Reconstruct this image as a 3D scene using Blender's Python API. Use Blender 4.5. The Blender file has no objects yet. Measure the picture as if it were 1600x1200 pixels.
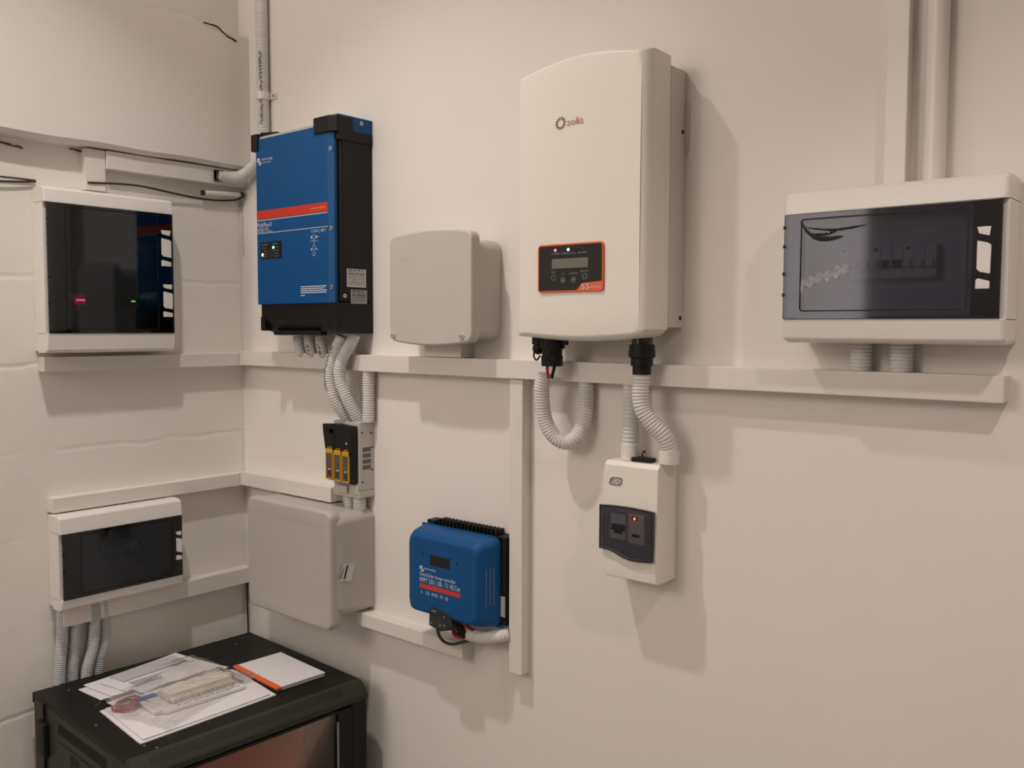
import bpy, bmesh, math, random
from mathutils import Vector, Matrix, noise
random.seed(7)
PI = math.pi
SC = bpy.context.scene
COL = SC.collection

# ------------------------------------------------------------------ camera
YAW, PITCH, ROLL, FPX = math.radians(50.0), math.radians(-3.55), math.radians(.2), 1405.0
fwd = Vector((-math.cos(YAW)*math.cos(PITCH), math.sin(YAW)*math.cos(PITCH), math.sin(PITCH)))
r0 = fwd.cross(Vector((0, 0, 1))).normalized(); u0 = r0.cross(fwd)
rt = math.cos(ROLL)*r0 + math.sin(ROLL)*u0; up = -math.sin(ROLL)*r0 + math.cos(ROLL)*u0
cd = bpy.data.cameras.new('camera'); cam = bpy.data.objects.new('camera', cd); COL.objects.link(cam)
cd.sensor_width = 36; cd.lens = FPX/1600*36; cd.clip_start = .01
m = Matrix((rt, up, -fwd)).transposed().to_4x4(); m.translation = Vector((2.5229, -1.6612, 1.70))
cam.matrix_world = m
SC.camera = cam
# ------------------------------------------------------------------ world, lights, exposure
w = bpy.data.worlds.new('world'); SC.world = w; w.use_nodes = True
w.node_tree.nodes['Background'].inputs[0].default_value = (1, .9, .8, 1)
w.node_tree.nodes['Background'].inputs[1].default_value = .0
def lamp(name, loc, watts, radius, col):
    l = bpy.data.lights.new(name, 'POINT'); l.energy = watts; l.shadow_soft_size = radius; l.color = col
    o = bpy.data.objects.new(name, l); o.location = loc; COL.objects.link(o); return o
def panel(name, loc, rot, watts, size, col, spread=180):
    l = bpy.data.lights.new(name, 'AREA'); l.energy = watts; l.size = size; l.color = col; l.spread = math.radians(spread)
    o = bpy.data.objects.new(name, l); o.location = loc; o.rotation_euler = rot; COL.objects.link(o); return o
lamp('ceiling_lamp', (.86, -.95, 3.35), 2.9, .035, (1, .92, .84))                 # bulb of the lamp above the inverters
panel('ceiling_lamp_reflector', (.86, -.95, 3.34), (0, 0, 0), 7.6, .07, (1, .94, .89), 103)   # its reflector, shining down
panel('side_lamp', (2.66, -.80, 2.66), (0, 0, 0), 4.7, .06, (1, .87, .78), 130)
o = panel('room_fill', (.50, -3.8, 2.1), (PI/2, 0, 0), 5.5, .5, (1, .90, .83)); o.data.shape = 'RECTANGLE'; o.data.size_y = 1.5   # added tall fill panel, also gives the lid glass its pale reflection
o = panel('high_room_fill', (.75, -3.8, 3.06), (PI/2, 0, 0), 21, 1.4, (1, .885, .81)); o.data.shape = 'RECTANGLE'; o.data.size_y = .9  # added fill panel brightening the walls, kept above the lid's reflection
SC.view_settings.view_transform = 'Standard'; SC.view_settings.look = 'None'
SC.view_settings.gamma = 1; SC.view_settings.use_curve_mapping = False
SC.view_settings.exposure = .23

# ------------------------------------------------------------------ materials
def pmat(name, col, rough=.5, metal=0., emis=None, es=0., var=0., vscale=6., bump=0., bscale=200., spec=.5, coat=0.):
    mt = bpy.data.materials.new(name); mt.use_nodes = True
    nt = mt.node_tree; b = nt.nodes['Principled BSDF']
    b.inputs['Base Color'].default_value = (*col, 1); b.inputs['Roughness'].default_value = rough
    b.inputs['Metallic'].default_value = metal; b.inputs['Specular IOR Level'].default_value = spec
    b.inputs['Coat Weight'].default_value = coat
    if emis: b.inputs['Emission Color'].default_value = (*emis, 1); b.inputs['Emission Strength'].default_value = es
    tc = nt.nodes.new('ShaderNodeTexCoord')
    n = nt.nodes.new('ShaderNodeTexNoise'); n.inputs['Scale'].default_value = vscale; n.inputs['Detail'].default_value = 5
    nt.links.new(tc.outputs['Object'], n.inputs['Vector'])
    r = nt.nodes.new('ShaderNodeMapRange'); v = var or .02
    r.inputs['To Min'].default_value = 1-v; r.inputs['To Max'].default_value = 1+v
    nt.links.new(n.outputs['Fac'], r.inputs['Value'])
    x = nt.nodes.new('ShaderNodeMix'); x.data_type = 'RGBA'; x.blend_type = 'MULTIPLY'; x.inputs[0].default_value = 1
    x.inputs[6].default_value = (*col, 1); nt.links.new(r.outputs[0], x.inputs[7]); nt.links.new(x.outputs[2], b.inputs['Base Color'])
    if bump:
        n2 = nt.nodes.new('ShaderNodeTexNoise'); n2.inputs['Scale'].default_value = bscale; n2.inputs['Detail'].default_value = 3
        nt.links.new(tc.outputs['Object'], n2.inputs['Vector'])
        bp = nt.nodes.new('ShaderNodeBump'); bp.inputs['Strength'].default_value = bump; bp.inputs['Distance'].default_value = .001
        nt.links.new(n2.outputs['Fac'], bp.inputs['Height']); nt.links.new(bp.outputs[0], b.inputs['Normal'])
    return mt
def wallmat(name, col, blocks):
    """painted masonry: relief only, from noise and (blocks) a wobbly course pattern"""
    mt = pmat(name, col, .62, var=.035, vscale=1.7, spec=.3); nt = mt.node_tree; b = nt.nodes['Principled BSDF']
    N, Lk = nt.nodes.new, nt.links.new
    geo = N('ShaderNodeNewGeometry')
    def noi(s, d): n = N('ShaderNodeTexNoise'); n.inputs['Scale'].default_value = s; n.inputs['Detail'].default_value = d; Lk(geo.outputs['Position'], n.inputs['Vector']); return n
    big, fine = noi(3.2, 4), noi(38, 6)
    def math_(op, a, b_):
        q = N('ShaderNodeMath'); q.operation = op
        for i, s in enumerate((a, b_)):
            if isinstance(s, (int, float)): q.inputs[i].default_value = s
            else: Lk(s, q.inputs[i])
        return q.outputs[0]
    h = math_('ADD', math_('MULTIPLY', big.outputs['Fac'], .011 if blocks else .006), math_('MULTIPLY', fine.outputs['Fac'], .0012))
    if blocks:
        sep = N('ShaderNodeSeparateXYZ'); Lk(geo.outputs['Position'], sep.inputs[0])
        comb = N('ShaderNodeCombineXYZ')
        wob = noi(5, 3)
        dz = math_('MULTIPLY', math_('SUBTRACT', wob.outputs['Fac'], .5), .05)
        Lk(sep.outputs[1], comb.inputs[0]); Lk(math_('ADD', math_('ADD', sep.outputs[2], dz), .045), comb.inputs[1])
        br = N('ShaderNodeTexBrick'); br.inputs['Scale'].default_value = 1; br.inputs['Mortar Size'].default_value = .011
        br.inputs['Mortar Smooth'].default_value = 1.; br.inputs['Brick Width'].default_value = 9; br.inputs['Row Height'].default_value = .235
        Lk(comb.outputs[0], br.inputs['Vector'])
        patch = noi(2.6, 2)
        pf = N('ShaderNodeMapRange'); pf.inputs['From Min'].default_value = .42; pf.inputs['From Max'].default_value = .62; Lk(patch.outputs['Fac'], pf.inputs['Value'])
        h = math_('SUBTRACT', h, math_('MULTIPLY', math_('MULTIPLY', br.outputs['Fac'], pf.outputs[0]), .0026))
    bp = N('ShaderNodeBump'); bp.inputs['Strength'].default_value = .55 if blocks else .4; bp.inputs['Distance'].default_value = 1.0
    Lk(h, bp.inputs['Height']); Lk(bp.outputs[0], b.inputs['Normal'])
    return mt
def clearmat(name, tint, refl_rough=.03, milky=0., milkcol=(.8, .8, .8), noisy=0., fac=None):
    mt = bpy.data.materials.new(name); mt.use_nodes = True; nt = mt.node_tree; nt.nodes.clear()
    N, Lk = nt.nodes.new, nt.links.new
    out = N('ShaderNodeOutputMaterial'); tr = N('ShaderNodeBsdfTransparent'); tr.inputs[0].default_value = (*tint, 1)
    gl = N('ShaderNodeBsdfGlossy'); gl.inputs['Roughness'].default_value = refl_rough; gl.inputs[0].default_value = (1, 1, 1, 1)
    fr = N('ShaderNodeFresnel'); fr.inputs[0].default_value = 1.5
    mx = N('ShaderNodeMixShader'); Lk(fr.outputs[0], mx.inputs[0])
    base = tr.outputs[0]
    if milky:
        df = N('ShaderNodeBsdfDiffuse'); df.inputs[0].default_value = (*milkcol, 1)
        m2 = N('ShaderNodeMixShader'); m2.inputs[0].default_value = milky
        if noisy:
            tc = N('ShaderNodeTexCoord'); n = N('ShaderNodeTexNoise'); n.inputs['Scale'].default_value = noisy; n.inputs['Detail'].default_value = 4
            Lk(tc.outputs['Object'], n.inputs[0]); r = N('ShaderNodeMapRange'); r.inputs['From Min'].default_value = .35; r.inputs['From Max'].default_value = .7
            r.inputs['To Min'].default_value = milky*.25; r.inputs['To Max'].default_value = milky*1.9
            Lk(n.outputs['Fac'], r.inputs['Value']); Lk(r.outputs[0], m2.inputs[0])
        Lk(tr.outputs[0], m2.inputs[1]); Lk(df.outputs[0], m2.inputs[2]); base = m2.outputs[0]
    Lk(base, mx.inputs[1]); Lk(gl.outputs[0], mx.inputs[2]); Lk(mx.outputs[0], out.inputs[0])
    return mt
M = {}
M['wall'] = wallmat('painted_plaster', (.84, .80, .755), False)
M['wall_l'] = wallmat('painted_block', (.86, .825, .775), True)
M['ceil'] = pmat('ceiling_paint', (.8, .78, .74), .8)
M['floor'] = pmat('concrete_floor', (.32, .30, .28), .6, var=.1)
M['trunk'] = pmat('trunking_pvc', (.79, .75, .70), .38, var=.02)
M['white'] = pmat('white_plastic', (.80, .77, .73), .33, var=.012)
M['whiteg'] = pmat('white_gloss_plastic', (.80, .77, .735), .2, var=.01)
M['cream'] = pmat('inverter_enamel', (.86, .82, .755), .36, var=.01)
M['creamb'] = pmat('inverter_back_metal', (.62, .58, .53), .45, var=.02)
M['grey'] = pmat('grey_abs', (.56, .525, .485), .42, var=.02)
M['grey2'] = pmat('grey_polyester', (.50, .47, .43), .36, var=.02, bump=.05)
M['lgrey'] = pmat('light_grey_plastic', (.58, .55, .51), .5, var=.06, vscale=60)
M['blue'] = pmat('blue_enamel', (.004, .078, .245), .5, var=.02, bump=.03, bscale=600, spec=.25)
M['blued'] = pmat('blue_enamel_edge', (.004, .070, .22), .5, var=.02, spec=.25)
M['black'] = pmat('black_plastic', (.007, .006, .006), .5, var=.05, spec=.3)
M['blackm'] = pmat('black_powdercoat', (.0085, .0078, .006), .5, spec=.25, var=.08, bump=.12, bscale=700)
M['side_lit_lip'] = pmat('rack_side_and_lit_lip', (.030, .030, .024), .45, spec=.3, var=.1, bump=.1, bscale=600)  # side enamel, also the paler lip colour standing in for caught light
M['dark'] = pmat('slot_black', (.004, .004, .004), .7)
M['red'] = pmat('red_paint', (.60, .035, .012), .45)
M['redw'] = pmat('red_cable', (.55, .02, .025), .4)
M['orange'] = pmat('orange_trim', (.80, .13, .03), .4)
M['orangep'] = pmat('orange_panel', (.85, .16, .04), .5, var=.12)
M['yellow'] = pmat('yellow_plastic', (.62, .33, .02), .45)
M['smokepane'] = pmat('fuse_window', (.09, .075, .055), .25, var=.5, vscale=40)
M['ink'] = pmat('white_ink', (.62, .66, .70), .5)
M['inkd'] = pmat('dim_ink', (.25, .27, .28), .5)
M['inkk'] = pmat('black_ink', (.03, .03, .03), .6)
M['inky'] = pmat('yellow_ink', (.8, .5, .2), .5)
M['inkb'] = pmat('brown_ink', (.20, .10, .06), .6)
M['inkr'] = pmat('russet_ink', (.50, .20, .12), .6)
M['inkg'] = pmat('grey_ink', (.18, .17, .17), .6)
M['sticker'] = pmat('label_paper', (.66, .63, .60), .5)
M['sticker2'] = pmat('silver_label', (.36, .38, .38), .35)
M['steel'] = pmat('screw_steel', (.62, .58, .54), .35, .7)
M['conduit'] = pmat('conduit_pvc', (.74, .72, .71), .45)
M['conduitg'] = pmat('grey_conduit_pvc', (.56, .57, .59), .45)
M['cable'] = pmat('dark_cable', (.035, .022, .016), .5)
M['redb'] = pmat('red_bundle', (.32, .025, .03), .45)
M['paper'] = pmat('paper', (.76, .73, .75), .7, var=.015)
M['paperg'] = pmat('printed_paper', (.52, .50, .53), .7, var=.08, vscale=30)
M['lcd'] = pmat('lcd_glass', (.17, .17, .145), .18, var=.1, vscale=8)
M['gloss'] = pmat('gloss_black_panel', (.018, .016, .015), .16)
M['sblue'] = pmat('blue_tab', (.005, .12, .50), .5)
M['strip'] = pmat('cream_strip', (.80, .75, .68), .5)
M['led_r'] = pmat('led_red', (.8, .02, .05), .3, emis=(1, .03, .10), es=7)
M['led_g'] = pmat('led_green', (.1, .8, .5), .3, emis=(.20, 1, .62), es=4)
M['led_gy'] = pmat('led_lime', (.3, .8, .1), .3, emis=(.45, 1, .25), es=4)
M['led_o'] = pmat('led_amber', (.9, .4, .2), .3, emis=(1, .45, .22), es=7)
M['led_rr'] = pmat('led_pure_red', (.9, .04, .02), .3, emis=(1, .07, .04), es=9)
M['led_off'] = pmat('led_off', (.10, .10, .10), .3)
M['smoke'] = clearmat('smoked_cover', (.34, .42, .50), .04)
M['smokel'] = clearmat('smoked_cover_light', (.56, .57, .66), .06)
M['smoked'] = clearmat('smoked_cover_dark', (.26, .27, .31), .05)
M['doorglass'] = clearmat('tinted_door_glass', (.80, .70, .64), .05)
M['film'] = clearmat('clear_film', (.95, .95, .95), .12, milky=.13, milkcol=(.62, .60, .64), noisy=60)
M['bag'] = clearmat('polythene', (.98, .97, .96), .12, milky=.10, milkcol=(.78, .75, .72), noisy=18)
M['brushed'] = pmat('galvanised', (.45, .43, .41), .4, .6)

# ------------------------------------------------------------------ mesh builder
class MB:
    def __init__(s): s.bm = bmesh.new(); s.mats = []
    def _mi(s, mat):
        if mat not in s.mats: s.mats.append(mat)
        return s.mats.index(mat)
    def _merge(s, t, mat, bev=0, seg=2, edges=None):
        bmesh.ops.recalc_face_normals(t, faces=t.faces[:])
        if bev:
            es = edges(t) if edges else t.edges[:]
            bmesh.ops.bevel(t, geom=es, offset=bev, segments=seg, affect='EDGES', profile=.5, clamp_overlap=True)
        mi = s._mi(mat); vm = {}
        for v in t.verts: vm[v] = s.bm.verts.new(v.co)
        for f in t.faces:
            try: nf = s.bm.faces.new([vm[v] for v in f.verts]); nf.material_index = mi
            except ValueError: pass
        t.free(); return s
    def box(s, x0, x1, y0, y1, z0, z1, mat=None, bev=0, seg=2, edges=None):
        t = bmesh.new(); vs = [t.verts.new((x, y, z)) for x in (x0, x1) for y in (y0, y1) for z in (z0, z1)]
        for f in ((0, 1, 3, 2), (4, 6, 7, 5), (0, 4, 5, 1), (2, 3, 7, 6), (0, 2, 6, 4), (1, 5, 7, 3)): t.faces.new([vs[i] for i in f])
        return s._merge(t, mat, bev, seg, edges)
    def loft(s, loops, mat=None, cap=True, closed=True, bev=0, seg=2, edges=None):
        t = bmesh.new(); R = [[t.verts.new(p) for p in l] for l in loops]; n = len(loops[0])
        for a, b in zip(R, R[1:]):
            for i in range(n if closed else n-1):
                t.faces.new((a[i], a[(i+1) % n], b[(i+1) % n], b[i]))
        if cap: t.faces.new(R[0]); t.faces.new(R[-1][::-1])
        return s._merge(t, mat, bev, seg, edges)
    def prism(s, pts, axis, a0, a1, mat=None, bev=0, seg=2, edges=None):
        def P(p, a): return {'x': (a, p[0], p[1]), 'y': (p[0], a, p[1]), 'z': (p[0], p[1], a)}[axis]
        return s.loft([[P(p, a0) for p in pts], [P(p, a1) for p in pts]], mat, True, True, bev, seg, edges)
    def cyl(s, p0, p1, r, mat=None, n=16, r1=None, bev=0):
        p0, p1 = Vector(p0), Vector(p1); d = (p1-p0).normalized()
        a = d.orthogonal().normalized(); b = d.cross(a); r1 = r if r1 is None else r1
        L = [[p + (a*math.cos(2*PI*i/n)+b*math.sin(2*PI*i/n))*q for i in range(n)] for p, q in ((p0, r), (p1, r1))]
        return s.loft(L, mat, bev=bev)
    def sweep(s, pts, rad, mat=None, n=12, cap=True):
        """pts: list of Vectors, rad: float or list"""
        k = len(pts); t = (pts[1]-pts[0]).normalized(); a = t.orthogonal().normalized(); L = []
        for i in range(k):
            t = (pts[min(i+1, k-1)]-pts[max(i-1, 0)]).normalized()
            a = (a - t*a.dot(t)).normalized(); b = t.cross(a); r = rad[i] if isinstance(rad, list) else rad
            L.append([pts[i] + (a*math.cos(2*PI*j/n)+b*math.sin(2*PI*j/n))*r for j in range(n)])
        return s.loft(L, mat, cap)
    def sphere(s, c, r, mat=None, sc=(1, 1, 1)):
        t = bmesh.new(); bmesh.ops.create_uvsphere(t, u_segments=14, v_segments=8, radius=r)
        for v in t.verts: v.co = Vector((v.co.x*sc[0]+c[0], v.co.y*sc[1]+c[1], v.co.z*sc[2]+c[2]))
        return s._merge(t, mat)
    def text(s, txt, u, z, h, d, mat, w=None, align='L', axis='y', mx=None):
        c = bpy.data.curves.new('t', 'FONT'); c.body = txt; c.size = 1; c.resolution_u = 2
        o = bpy.data.objects.new('t', c); COL.objects.link(o)
        bpy.context.view_layer.update()
        me = bpy.data.meshes.new_from_object(o.evaluated_get(bpy.context.evaluated_depsgraph_get()))
        bpy.data.objects.remove(o); bpy.data.curves.remove(c)
        xs = [v.co.x for v in me.vertices]; ys = [v.co.y for v in me.vertices]
        if not xs: return s
        x0, x1 = min(xs), max(xs); sy = h/.72; sx = (w/(x1-x0)) if w else sy*.9
        W = (x1-x0)*sx; off = {'L': 0, 'C': -W/2, 'R': -W}[align]
        t = bmesh.new(); t.from_mesh(me); bpy.data.meshes.remove(me)
        for v in t.verts:
            a, b = (v.co.x-x0)*sx+off, v.co.y*sy
            v.co = Vector((u+a, -d, z+b)) if axis == 'y' else mx @ Vector((a, b, 0))
        mi = s._mi(mat); vm = {v: s.bm.verts.new(v.co) for v in t.verts}
        for f in t.faces: nf = s.bm.faces.new([vm[v] for v in f.verts]); nf.material_index = mi
        t.free(); return s
    def build(s, name, parent=None, off=(0, 0, 0), smooth=35, label=None):
        me = bpy.data.meshes.new(name)
        for v in s.bm.verts: v.co -= Vector(off)
        s.bm.to_mesh(me); s.bm.free()
        for k in s.mats: me.materials.append(M[k])
        if smooth:
            me.shade_smooth(); me.set_sharp_from_angle(angle=math.radians(smooth))
        o = bpy.data.objects.new(name, me); COL.objects.link(o)
        if smooth and smooth < 60:
            wn = o.modifiers.new('weighted_normal', 'WEIGHTED_NORMAL'); wn.keep_sharp = True; wn.weight = 100
        if parent: o.parent = parent
        if label: o['label'] = label
        return o
class Dev:
    """a thing fixed to a wall; geometry is given in wall coordinates (u along the wall, -distance out, height)"""
    def __init__(s, name, label, cat, wall, u0, z0, group=None):
        o = bpy.data.objects.new(name, None); COL.objects.link(o); s.o = o; s.off = (u0, 0, z0); o.empty_display_size = .05
        if wall == 'R': o.location = (u0, 0, z0)
        else: o.location = (0, u0, z0); o.rotation_euler = (0, 0, PI/2)
        tag(o, label, cat, group)
    def part(s, mb, name, parent=None, label=None, smooth=35): return mb.build(name, parent or s.o, s.off, smooth, label)
def tag(o, label, cat, group=None, kind=None):
    if label: o['label'] = label
    if cat: o['category'] = cat
    if group: o['group'] = group
    if kind: o['kind'] = kind
def single(mb, name, label, cat, wall, u0, z0, group=None, smooth=35):
    o = mb.build(name, None, (u0, 0, z0), smooth)
    if wall == 'R': o.location = (u0, 0, z0)
    elif wall == 'L': o.location = (0, u0, z0); o.rotation_euler = (0, 0, PI/2)
    tag(o, label, cat, group); return o
def spline(pts, step=.002):
    P = [Vector(p) for p in pts]; P = [P[0]*2-P[1]] + P + [P[-1]*2-P[-2]]; out = []
    for i in range(1, len(P)-2):
        a, b, c, d = P[i-1:i+3]; n = max(2, int((c-b).length/step))
        for k in range(n):
            t = k/n
            out.append(.5*((2*b)+(c-a)*t+(2*a-5*b+4*c-d)*t*t+(3*b-3*c+d-a)*t**3))
    out.append(P[-2]); return out
def conduit(mb, pts, r=.016, mat='conduit', pitch=.0068, depth=.0024):
    s = spline(pts, pitch/8); L = 0; rad = []
    for i, p in enumerate(s):
        if i: L += (p-s[i-1]).length
        rad.append(r - depth*math.exp(-(((L/pitch) % 1-.5)/.17)**2))
    mb.sweep(s, rad, mat, 16); return s
def screw(mb, c, r=.005, axis='y', mat='steel'):
    v = {'y': Vector((0, -1, 0)), 'x': Vector((1, 0, 0)), 'z': Vector((0, 0, 1))}[axis]; c = Vector(c)
    mb.cyl(c, c+v*.0016, r, mat, 14); mb.cyl(c+v*.0016, c+v*.0017, r*.45, 'inkk', 6)
def rrect(x0, x1, z0, z1, r, n=5):
    o = []
    for cx, cz, a in ((x1-r, z0+r, -90), (x1-r, z1-r, 0), (x0+r, z1-r, 90), (x0+r, z0+r, 180)):
        for k in range(n+1):
            t = math.radians(a+90*k/n); o.append((cx+r*math.cos(t), cz+r*math.sin(t)))
    return o
def structure(mb, name, smooth=0):
    o = mb.build(name, None, (0, 0, 0), smooth); o['kind'] = 'structure'; return o

# ------------------------------------------------------------------ room
RX, RY, RZ = 4.3, -3.9, 3.60
b = MB(); b.box(-.12, RX, 0, .12, 0, RZ, 'wall'); structure(b, 'wall_right')
b = MB(); b.box(-.12, 0, RY, 0, 0, RZ, 'wall_l'); structure(b, 'wall_left')
b = MB(); b.box(RX, RX+.12, RY, .12, 0, RZ, 'wall'); structure(b, 'wall_far')
b = MB(); b.box(-.12, RX+.12, RY-.12, RY, 0, RZ, 'wall'); structure(b, 'wall_rear')
b = MB(); b.box(-.12, RX+.12, RY-.12, .12, -.1, 0, 'floor'); structure(b, 'floor')
b = MB(); b.box(-.12, RX+.12, RY-.12, .12, RZ, RZ+.1, 'ceil'); structure(b, 'ceiling')
# plastered beam standing proud of the left wall; its upper edge rises away from the corner
b = MB()
def beam_edge(y): return 2.606 + .10*max(0, -y-.12) + .18*max(0, -y-.28) + .004*math.sin(y*60)
ys = [0-.0] + [-.02*i for i in range(1, 40)] + [-1.2, -2.4, RY]
lo = []
for y in ys:
    top = min(beam_edge(y), RZ-.02); bt = 2.192+.0015*math.sin(y*23)
    lo.append([(0, y, bt-.002), (.045, y, bt), (.056, y, bt+.010), (.056, y, top-.012), (.05, y, top-.003), (.035, y, top), (0, y, top)])
b.loft(lo, 'wall'); structure(b, 'trim_1', 24)
# rough crack lines under the beam
def crack(pts, name, label):
    mb = MB(); s = []
    for p in spline([Vector(p) for p in pts], .01):
        s.append(p+Vector((0, random.uniform(-.0012, .0012), random.uniform(-.0018, .0018))))
    mb.sweep(s, [.0016+.0014*random.random() for _ in s], 'cable', 5)
    o = mb.build(name, None, s[0]); o.location = s[0]; tag(o, label, 'crack'); return o
crack([(.003, -.735, 2.176), (.003, -.69, 2.172), (.003, -.655, 2.167)], 'plaster_crack', 'dark ragged crack under the beam at the left edge of the photo')
crack([(.003, -.535, 2.185), (.003, -.51, 2.181), (.003, -.49, 2.184)], 'plaster_crack', 'short dark crack under the beam just left of the vertical trunking stub')

crack([(.054, -.155, 2.606), (.057, -.115, 2.604), (.057, -.075, 2.585), (.057, -.045, 2.575)], 'plaster_crack', 'curved crack at the upper edge of the beam near the corner conduit')
# ------------------------------------------------------------------ trunking
TG = 'white cable trunking on the walls'
def trunking(wall, u0, u1, z0, z1, d, label, vertical=False, open_end=None):
    D = Dev('cable_trunking', label, 'trunking', wall, (u0+u1)/2, z0, TG)
    b = MB(); b.box(u0+.001, u1-.001, -d*.55, 0, z0+.001, z1-.001, 'trunk'); D.part(b, 'base')
    b = MB(); b.box(u0, u1, -d, -d*.45, z0, z1, 'trunk', .0022, 2); D.part(b, 'lid')
    return D
trunking('R', .040, 2.200, 1.581, 1.626, .041, 'long white horizontal trunking running below the large white inverter')
trunking('L', -.632, -.002, 1.579, 1.619, .038, 'white trunking on the left wall under the tall square distribution board')
trunking('R', .040, .492, 1.200, 1.243, .045, 'short white trunking above the large grey junction box')
trunking('L', -.620, -.002, 1.197, 1.237, .038, 'white trunking directly above the lower left distribution board')
trunking('L', -.60, -.002, .878, .928, .038, 'white trunking behind and right of the lower left distribution board')
trunking('R', .60, 1.006, .869, .907, .045, 'white trunking stub below the blue charge controller')
trunking('R', 1.149, 1.189, .869, 1.580, .033, 'tall vertical white trunking right of the blue charge controller', True)
trunking('R', .875, 1.001, 1.627, 1.672, .045, 'short white trunking piece between small grey junction box and long trunking')
trunking('L', -.448, -.002, 2.138, 2.188, .036, 'white trunking under the beam leading to the bent conduit')
trunking('L', -.505, -.449, 2.075, 2.188, .028, 'vertical white trunking stub above the tall square distribution board')
trunking('R', 1.997, 2.034, 1.93, RZ-.001, .030, 'vertical white trunking rising from the right hand distribution board')
b = MB(); b.cyl((2.077, -.0185, 1.93), (2.077, -.0185, RZ), .018, 'trunk', 20)
single(b, 'conduit_pipe', 'smooth white vertical pipe beside the trunking above the right hand board', 'pipe', 'R', 2.077, 1.93)

# ------------------------------------------------------------------ conduits
def cond(pts, label, r=.016, mat='conduit', wall='R', ends=None, marks=None, pitch=.0068):
    p0 = Vector(pts[0]); D = Dev('corrugated_conduit', label, 'conduit', wall, p0.x, min(p[2] for p in pts), 'corrugated conduits')
    b = MB(); s = conduit(b, pts, r, mat, pitch); D.part(b, 'tube', smooth=80)
    for e in (ends or []):
        b = MB(); b.cyl(e[0], e[1], e[2], 'white', 20, bev=.001); D.part(b, 'end_sleeve')
    if marks:
        b = MB(); a, c, side = marks; n = len(s); i = int(a*n); k = 0
        while i < c*n-3:
            p, t = s[i], (s[min(i+2, n-1)]-s[max(i-2, 0)]).normalized(); nn = Vector(side); nn = (nn-t*nn.dot(t)).normalized(); q = t.cross(nn)
            for j in range(3):
                o = p+nn*(r-.0002)+q*random.uniform(-.004, .004)+t*random.uniform(-.002, .002)
                hw, hh = random.uniform(.0006, .0022), random.uniform(.0005, .0013)
                L = [[o-nn*.0006+t*sx*hh+q*sy*hw for sx, sy in ((-1, -1), (1, -1), (1, 1), (-1, 1))], [o+nn*.0006+t*sx*hh+q*sy*hw for sx, sy in ((-1, -1), (1, -1), (1, 1), (-1, 1))]]
                b.loft(L, 'inkg')
            i += 4; k += 1
        D.part(b, 'printing')
    return D
# corner conduit, one long run behind the blue inverter then bending into the under-beam trunking
cond([(.150, -.020, 3.38), (.152, -.020, 2.7), (.153, -.020, 2.45), (.155, -.020, 2.30), (.150, -.021, 2.245), (.125, -.024, 2.205), (.088, -.030, 2.180), (.058, -.045, 2.166), (.038, -.075, 2.162), (.036, -.105, 2.162)],
     'long grey corrugated conduit running down the corner and bending left under the beam', .0185, marks=(.62, .80, (.6, -.8, 0)))
D = Dev('conduit_clip', 'white conduit clip holding the corner conduit to the wall', 'clip', 'R', .155, 2.39)
b = MB(); b.cyl((.1545, -.0205, 2.388), (.1545, -.0205, 2.412), .0215, 'white', 20, bev=.002); b.box(.17, .198, -.006, 0, 2.390, 2.408, 'white', .001); D.part(b, 'band')
b = MB(); screw(b, (.189, -.006, 2.399), .0055); D.part(b, 'screw')
b = MB()
for z in (2.150, 2.176): b.box(-.118, -.092, -.046, -.030, z-.0045, z+.0035, 'cable')
for k in range(3): b.box(-.118, -.115, -.046, -.030, 2.150, 2.176, 'cable')
single(b, 'cut_opening', 'dark cut opening where the bent conduit enters the trunking', 'opening', 'L', -.1, 2.14)
for i, (x, l) in enumerate(((.351, 'leftmost short corrugated conduit under the blue inverter'), (.402, 'second short corrugated conduit from the left under the blue inverter'), (.455, 'third short corrugated conduit from the left under the blue inverter'))):
    cond([(x, -.045, 1.676), (x, -.045, 1.66), (x, -.036, 1.621)], l, .0165, marks=(.4, .95, (.3, -1, 0)) if i else None)
cond([(.572, -.066, 1.677), (.568, -.068, 1.665), (.548, -.078, 1.615), (.537, -.080, 1.561), (.546, -.074, 1.508), (.555, -.058, 1.474), (.560, -.035, 1.441)], 'outer left of the two curved conduits between the blue inverter and fuse switch', .0168, marks=(.15, .6, (-.1, -1, 0)))
cond([(.607, -.052, 1.681), (.604, -.055, 1.665), (.580, -.072, 1.612), (.572, -.074, 1.563), (.586, -.064, 1.511), (.596, -.045, 1.468), (.598, -.028, 1.441)], 'inner right of the two curved conduits between the blue inverter and fuse switch', .0168)
cond([(.632, -.022, 1.584), (.631, -.022, 1.52), (.630, -.022, 1.441)], 'straight conduit from the long trunking into the right side of the fuse switch', .0165)
cond([(.558, -.030, 1.236), (.558, -.030, 1.190)], 'left of two short conduits between fuse switch and large junction box', .015)
cond([(.598, -.028, 1.236), (.598, -.028, 1.188)], 'right of two short conduits between fuse switch and large junction box', .0185)
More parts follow.
